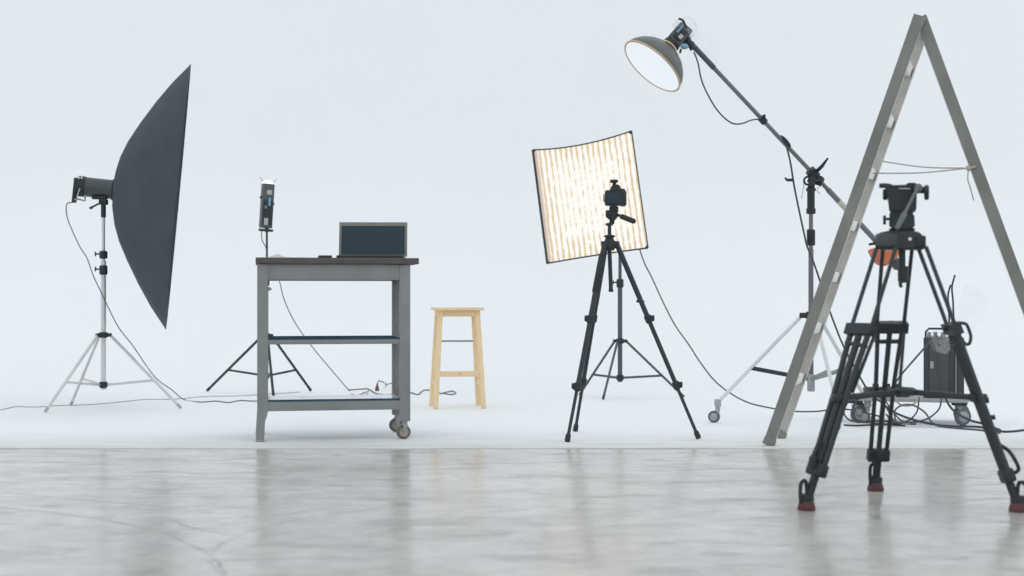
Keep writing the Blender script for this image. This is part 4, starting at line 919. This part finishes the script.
# bowl clamp below
b = MB(); b.cyl((KX, KY, 0.82), (KX, KY, 0.90), 0.012); b.lathe([(0, 0.014), (0.004, 0.018), (0.052, 0.019), (0.058, 0.016)], (KX + 0.004, KY, 0.766), (0, 0, 1)); b.tube([(KX, KY - 0.01, 0.775), (KX - 0.012, KY - 0.02, 0.760), (KX - 0.006, KY - 0.02, 0.752)], 0.006); b.build('bowl_clamp_knob', M['black'], t)
legs = (('left', P(886, 248, 4.93), P(806.5, 505, 4.84), V((0.60, -0.80, 0)), 0.082, 0.086),
        ('back', P(897.5, 248, 5.05), P(875.5, 488, 5.32), V((1, 0.05, 0)), 0.105, 0.098),
        ('right', P(922, 247, 4.95), P(1018, 506, 4.80), V((0.0, 1.0, 0)), 0.096, 0.092))
spread = {}
for nm, a, e, tg, s0, s1 in legs:
    e = V((e.x, e.y, Z0 + 0.02)); dn = (e - a).normalized()
    tg.normalize(); nr = dn.cross(tg).normalized()
    fm, fl_ = 0.315, 0.855
    fl_ = 0.875 if nm == 'right' else fl_
    m_ = lerp(a, e, fm); l_ = lerp(a, e, fl_)
    b = MB()
    for s_ in (-1, 1): b.tube([a + tg * s_ * s0 / 2, m_ + tg * s_ * s1 / 2], 0.0072, smooth=0, seg=10)
    lo = b.build('leg', M['black_metal'], t)
    b = MB(); hw_ = s1 / 2 + 0.013; b.prism([m_ - dn * 0.012 - tg * hw_ - nr * 0.017, m_ - dn * 0.012 + tg * hw_ - nr * 0.017, m_ + dn * 0.026 + tg * hw_ - nr * 0.017, m_ + dn * 0.026 - tg * hw_ - nr * 0.017], nr, 0.034)
    b.cyl(m_ + nr * 0.015 + tg * 0.01, m_ - nr * 0.028 + tg * 0.01, 0.010); b.build('mid_clamp', M['black'], lo)
    w2 = 0.060 if nm != 'left' else 0.050
    b = MB()
    for s_ in (-1, 1): b.tube([m_ + tg * s_ * (s1 / 2 - 0.004), lerp(m_, l_, 0.42) + tg * s_ * (w2 / 2 + 0.004), l_ + tg * s_ * w2 / 2], 0.0105 if nm != 'back' else 0.0082, smooth=0, seg=10)
    b.tube([m_ + dn * 0.03, l_], 0.0125 if nm != 'back' else 0.0098, smooth=0, seg=10)
    b.build('lower_tubes', M['black_metal'], lo)
    bq = m_ + dn * 0.055; b = MB(); b.bar(bq, bq + dn * 0.012, s1 + 0.004, 0.020, side=tg, bevel=0.003); b.build('cross_brace', M['black'], lo)
    b = MB(); b.bar(l_ - dn * 0.012, l_ + dn * 0.034, w2 + 0.022, 0.036, side=tg, bevel=0.007); cl_ = b.build('lower_clamp', M['black'], lo)
    out = V((-1, -0.4, 0)) if nm == 'left' else (V((-0.2, -1, 0)) if nm == 'back' else V((1, -0.3, 0)))
    out = (out - dn * out.dot(dn)).normalized()
    q = MB()
    if nm == 'right': q.tube([l_ + out * 0.018 + dn * 0.01, l_ + out * 0.044 - dn * 0.0, l_ + out * 0.036 - dn * 0.06, l_ + out * 0.012 - dn * 0.095], 0.0065)
    else: q.tube([l_ + out * 0.020 + dn * 0.01, l_ + out * 0.030 - dn * 0.03, l_ + out * 0.022 - dn * 0.085], [0.014] * 6 + [0.008] * 8)
    q.build('clamp_lever', M['black'], cl_)
    b = MB(); b.tube([l_ + dn * 0.02, e - dn * 0.02], 0.0145, smooth=0, seg=12); b.build('ankle', M['black'], lo)
    fz = V((e.x, e.y, Z0))
    b = MB(); b.lathe([(0.0, 0.029), (0.005, 0.031), (0.014, 0.029), (0.034, 0.023), (0.05, 0.016)], fz, (0, 0, 1), 24); b.build('rubber_foot', M['red'], lo)
    b = MB(); so = V((-0.9, -0.5, 0)).normalized() if nm != 'right' else V((0.9, -0.4, 0)).normalized()
    c_ = fz + so * 0.020 + V((0, 0, 0.070))
    b.tube([c_ + V((0, 0, 0.032)) - so * 0.012, c_ + so * 0.005 + V((0, 0, 0.018)), c_ + so * 0.006 - V((0, 0, 0.03)), c_ - V((0, 0, 0.045)), c_ - so * 0.020 - V((0, 0, 0.035)), c_ - so * 0.020 + V((0, 0, 0.015)), c_ + V((0, 0, 0.032)) - so * 0.012], 0.0065); b.build('foot_strap', M['rubber'], lo)
    b = MB(); b.lathe([(0, 0.019), (0.004, 0.026), (0.018, 0.025), (0.024, 0.018)], fz + V((0, 0, 0.030)), (0, 0, 1), 18); b.build('foot_collar', M['black'], lo)
    spread[nm] = lerp(a, e, 0.59)
b = MB(); sc3 = P(905.5, 391.5, 4.98); b.lathe([(-0.014, 0.030), (-0.010, 0.040), (0.006, 0.040), (0.014, 0.028)], sc3, (0, 0, 1)); b.build('spreader_hub', M['black'], t)
for nm in spread:
    q = MB(); q.bar(sc3, spread[nm], 0.020, 0.014, side=(0, 0, 1), bevel=0.003); dd_ = (spread[nm] - sc3).normalized()
    q.box(spread[nm], (0.055, 0.04, 0.028), bevel=0.005); q.build('spreader_arm', M['black_metal'], t)
q = MB(); q.tube([P(904, 333, 5.05), P(899.5, 389, 4.99)], 0.006, smooth=0); q.tube([P(875, 334, 4.86), P(852, 393, 4.88)], 0.0065, smooth=0); q.build('spreader_strut', M['black_metal'], t)
q = MB(); mr_ = lerp(legs[2][1], legs[2][2], 0.315); q.tube([mr_ + V((0.0, -0.035, 0.015)), mr_ + V((0.035, -0.035, 0.012)), mr_ + V((0.046, -0.03, 0.0)), mr_ + V((0.056, -0.03, -0.03)), mr_ + V((0.052, -0.03, -0.055)), mr_ + V((0.04, -0.03, -0.06))], 0.0055); q.tube([mr_ + V((0.04, -0.03, -0.06)), mr_ + V((0.022, -0.03, -0.04))], 0.0055); q.build('strap_loop', M['rubber'], t)
for f_, w_ in ((0.60, 0.020), (0.665, 0.017)):
    p = lerp(legs[2][1], legs[2][2], f_); q = MB(); q.cyl(p + V((0.0, -0.02, 0)), p + V((0.024, -0.03, 0.004)), w_ * 0.5); q.build('leg_knob', M['black'], t)

# fluid head
t = thing('fluid_head', 'black fluid video head with angled pan bar on the big tripod', 'tripod head', (KX, KY, 0.950))
def hp(px, py, dy=0.0): return P(px, py, KY + dy)
HU = V((0.965, -0.263, 0)); HV = V((0.263, 0.965, 0))                # the head stands turned by 15 degrees
def hprism(b, pts, y0, dep): b.prism([hp(x, y, y0) for x, y in pts], HV, dep); return b
b = MB(); b.lathe([(0, 0.040), (0.01, 0.046), (0.014, 0.034), (0.02, 0.036)], (KX, KY, 0.944), (0, 0, 1), 24)
hprism(b, [(889.5, 213), (889, 225), (892.5, 228), (912, 228), (915, 225), (914.5, 216), (911, 211), (893, 211)], -0.045, 0.09)
o = b.build('pan_base', M['black'], t)
b = MB(); hprism(b, [(886.5, 188.5), (889, 210), (892, 212), (913, 212), (916.5, 209), (917, 188.5)], -0.05, 0.10); o = b.build('tilt_body', M['black'], t); md = o.modifiers.new('bev', 'BEVEL'); md.width = 0.005; md.segments = 2
b = MB(); hprism(b, [(885, 184.2), (885, 189), (918, 189), (918, 185.5), (915.5, 182.6), (908, 182.6), (906, 184.6), (893, 185.0), (890, 183.4)], -0.035, 0.07); o = b.build('camera_plate', M['black'], t); md = o.modifiers.new('bev', 'BEVEL'); md.width = 0.003; md.segments = 2
b = MB(); b.box(hp(904.5, 188.6, -0.052), (0.038, 0.006, 0.004)); b.build('scale_window', M['label'], t)
b = MB(); b.lathe([(0, 0.006), (0.002, 0.0085), (0.028, 0.0085), (0.03, 0.006)], hp(888, 185.5, -0.02), -HU); b.build('plate_lever', M['black'], t)
b = MB(); b.lathe([(0, 0.018), (0.004, 0.019), (0.014, 0.019), (0.016, 0.014)], hp(887.5, 194.5, -0.01), -HU); b.build('drag_knob', M['black'], t)
b = MB(); b.cyl(hp(916, 190, 0), hp(925, 190, 0), 0.012); b.lathe([(0, 0.012), (0.002, 0.026), (0.014, 0.026), (0.017, 0.02)], hp(924, 192.5, 0), HU); b.build('counterbalance_knob', M['black'], t)
b = MB(); b.cyl(hp(890, 219, -0.02), hp(885.5, 219, -0.02), 0.0045); b.lathe([(0, 0.016), (0.009, 0.016), (0.010, 0.012)], hp(886, 220, -0.02), -HU); b.build('tilt_lock_knob', M['black'], t)
b = MB(); pa, pb = P(918.5, 185.8, KY - 0.066), P(895.5, 231.5, KY - 0.16)
b.lathe([(0, 0.012), (0.006, 0.014), (0.014, 0.014), (0.016, 0.008)], P(917.5, 188, KY - 0.05), (0, -1, 0))
b.tube([pa, lerp(pa, pb, 0.68)], 0.0052, smooth=0, seg=12); pbh = b.build('pan_bar', M['grip'], t)
b = MB(); b.lathe([(0, 0.008), (0.004, 0.0095), (0.068, 0.0085), (0.074, 0.006)], lerp(pa, pb, 0.60), pb - pa, 14); b.build('grip', M['grip'], pbh)

# ------------------------------------------------------------------ light
w = bpy.data.worlds.new('studio_light'); SC.world = w; w.use_nodes = True
bg = w.node_tree.nodes['Background']
bg.inputs['Color'].default_value = (0.872, 0.942, 1.0, 1); bg.inputs['Strength'].default_value = 1.10

def area(name, loc, rot, sx_, sy_, power, col=(1, 1, 1)):
    l = bpy.data.lights.new(name, 'AREA'); l.shape = 'RECTANGLE'; l.size = sx_; l.size_y = sy_; l.energy = power; l.color = col
    o = bpy.data.objects.new(name, l); COL.objects.link(o); o.location = loc; o.rotation_euler = rot; return o

SC.view_settings.view_transform = 'Standard'; SC.view_settings.look = 'None'; SC.view_settings.gamma = 1.0
SC.view_settings.exposure = 0.0; SC.view_settings.use_curve_mapping = False

cam = bpy.data.cameras.new('camera'); co = bpy.data.objects.new('camera', cam); COL.objects.link(co)
co.location = (0, 0, H); co.rotation_euler = (math.pi / 2, 0, 0)
cam.sensor_width = 36.0; cam.sensor_fit = 'HORIZONTAL'; cam.lens = F / 1024 * 36.0
cam.shift_y = (HY - 288) / 1024.0
cam.clip_start = 0.05; cam.clip_end = 100
cam.dof.use_dof = True; cam.dof.focus_distance = 7.7; cam.dof.aperture_fstop = 3.0
SC.camera = co
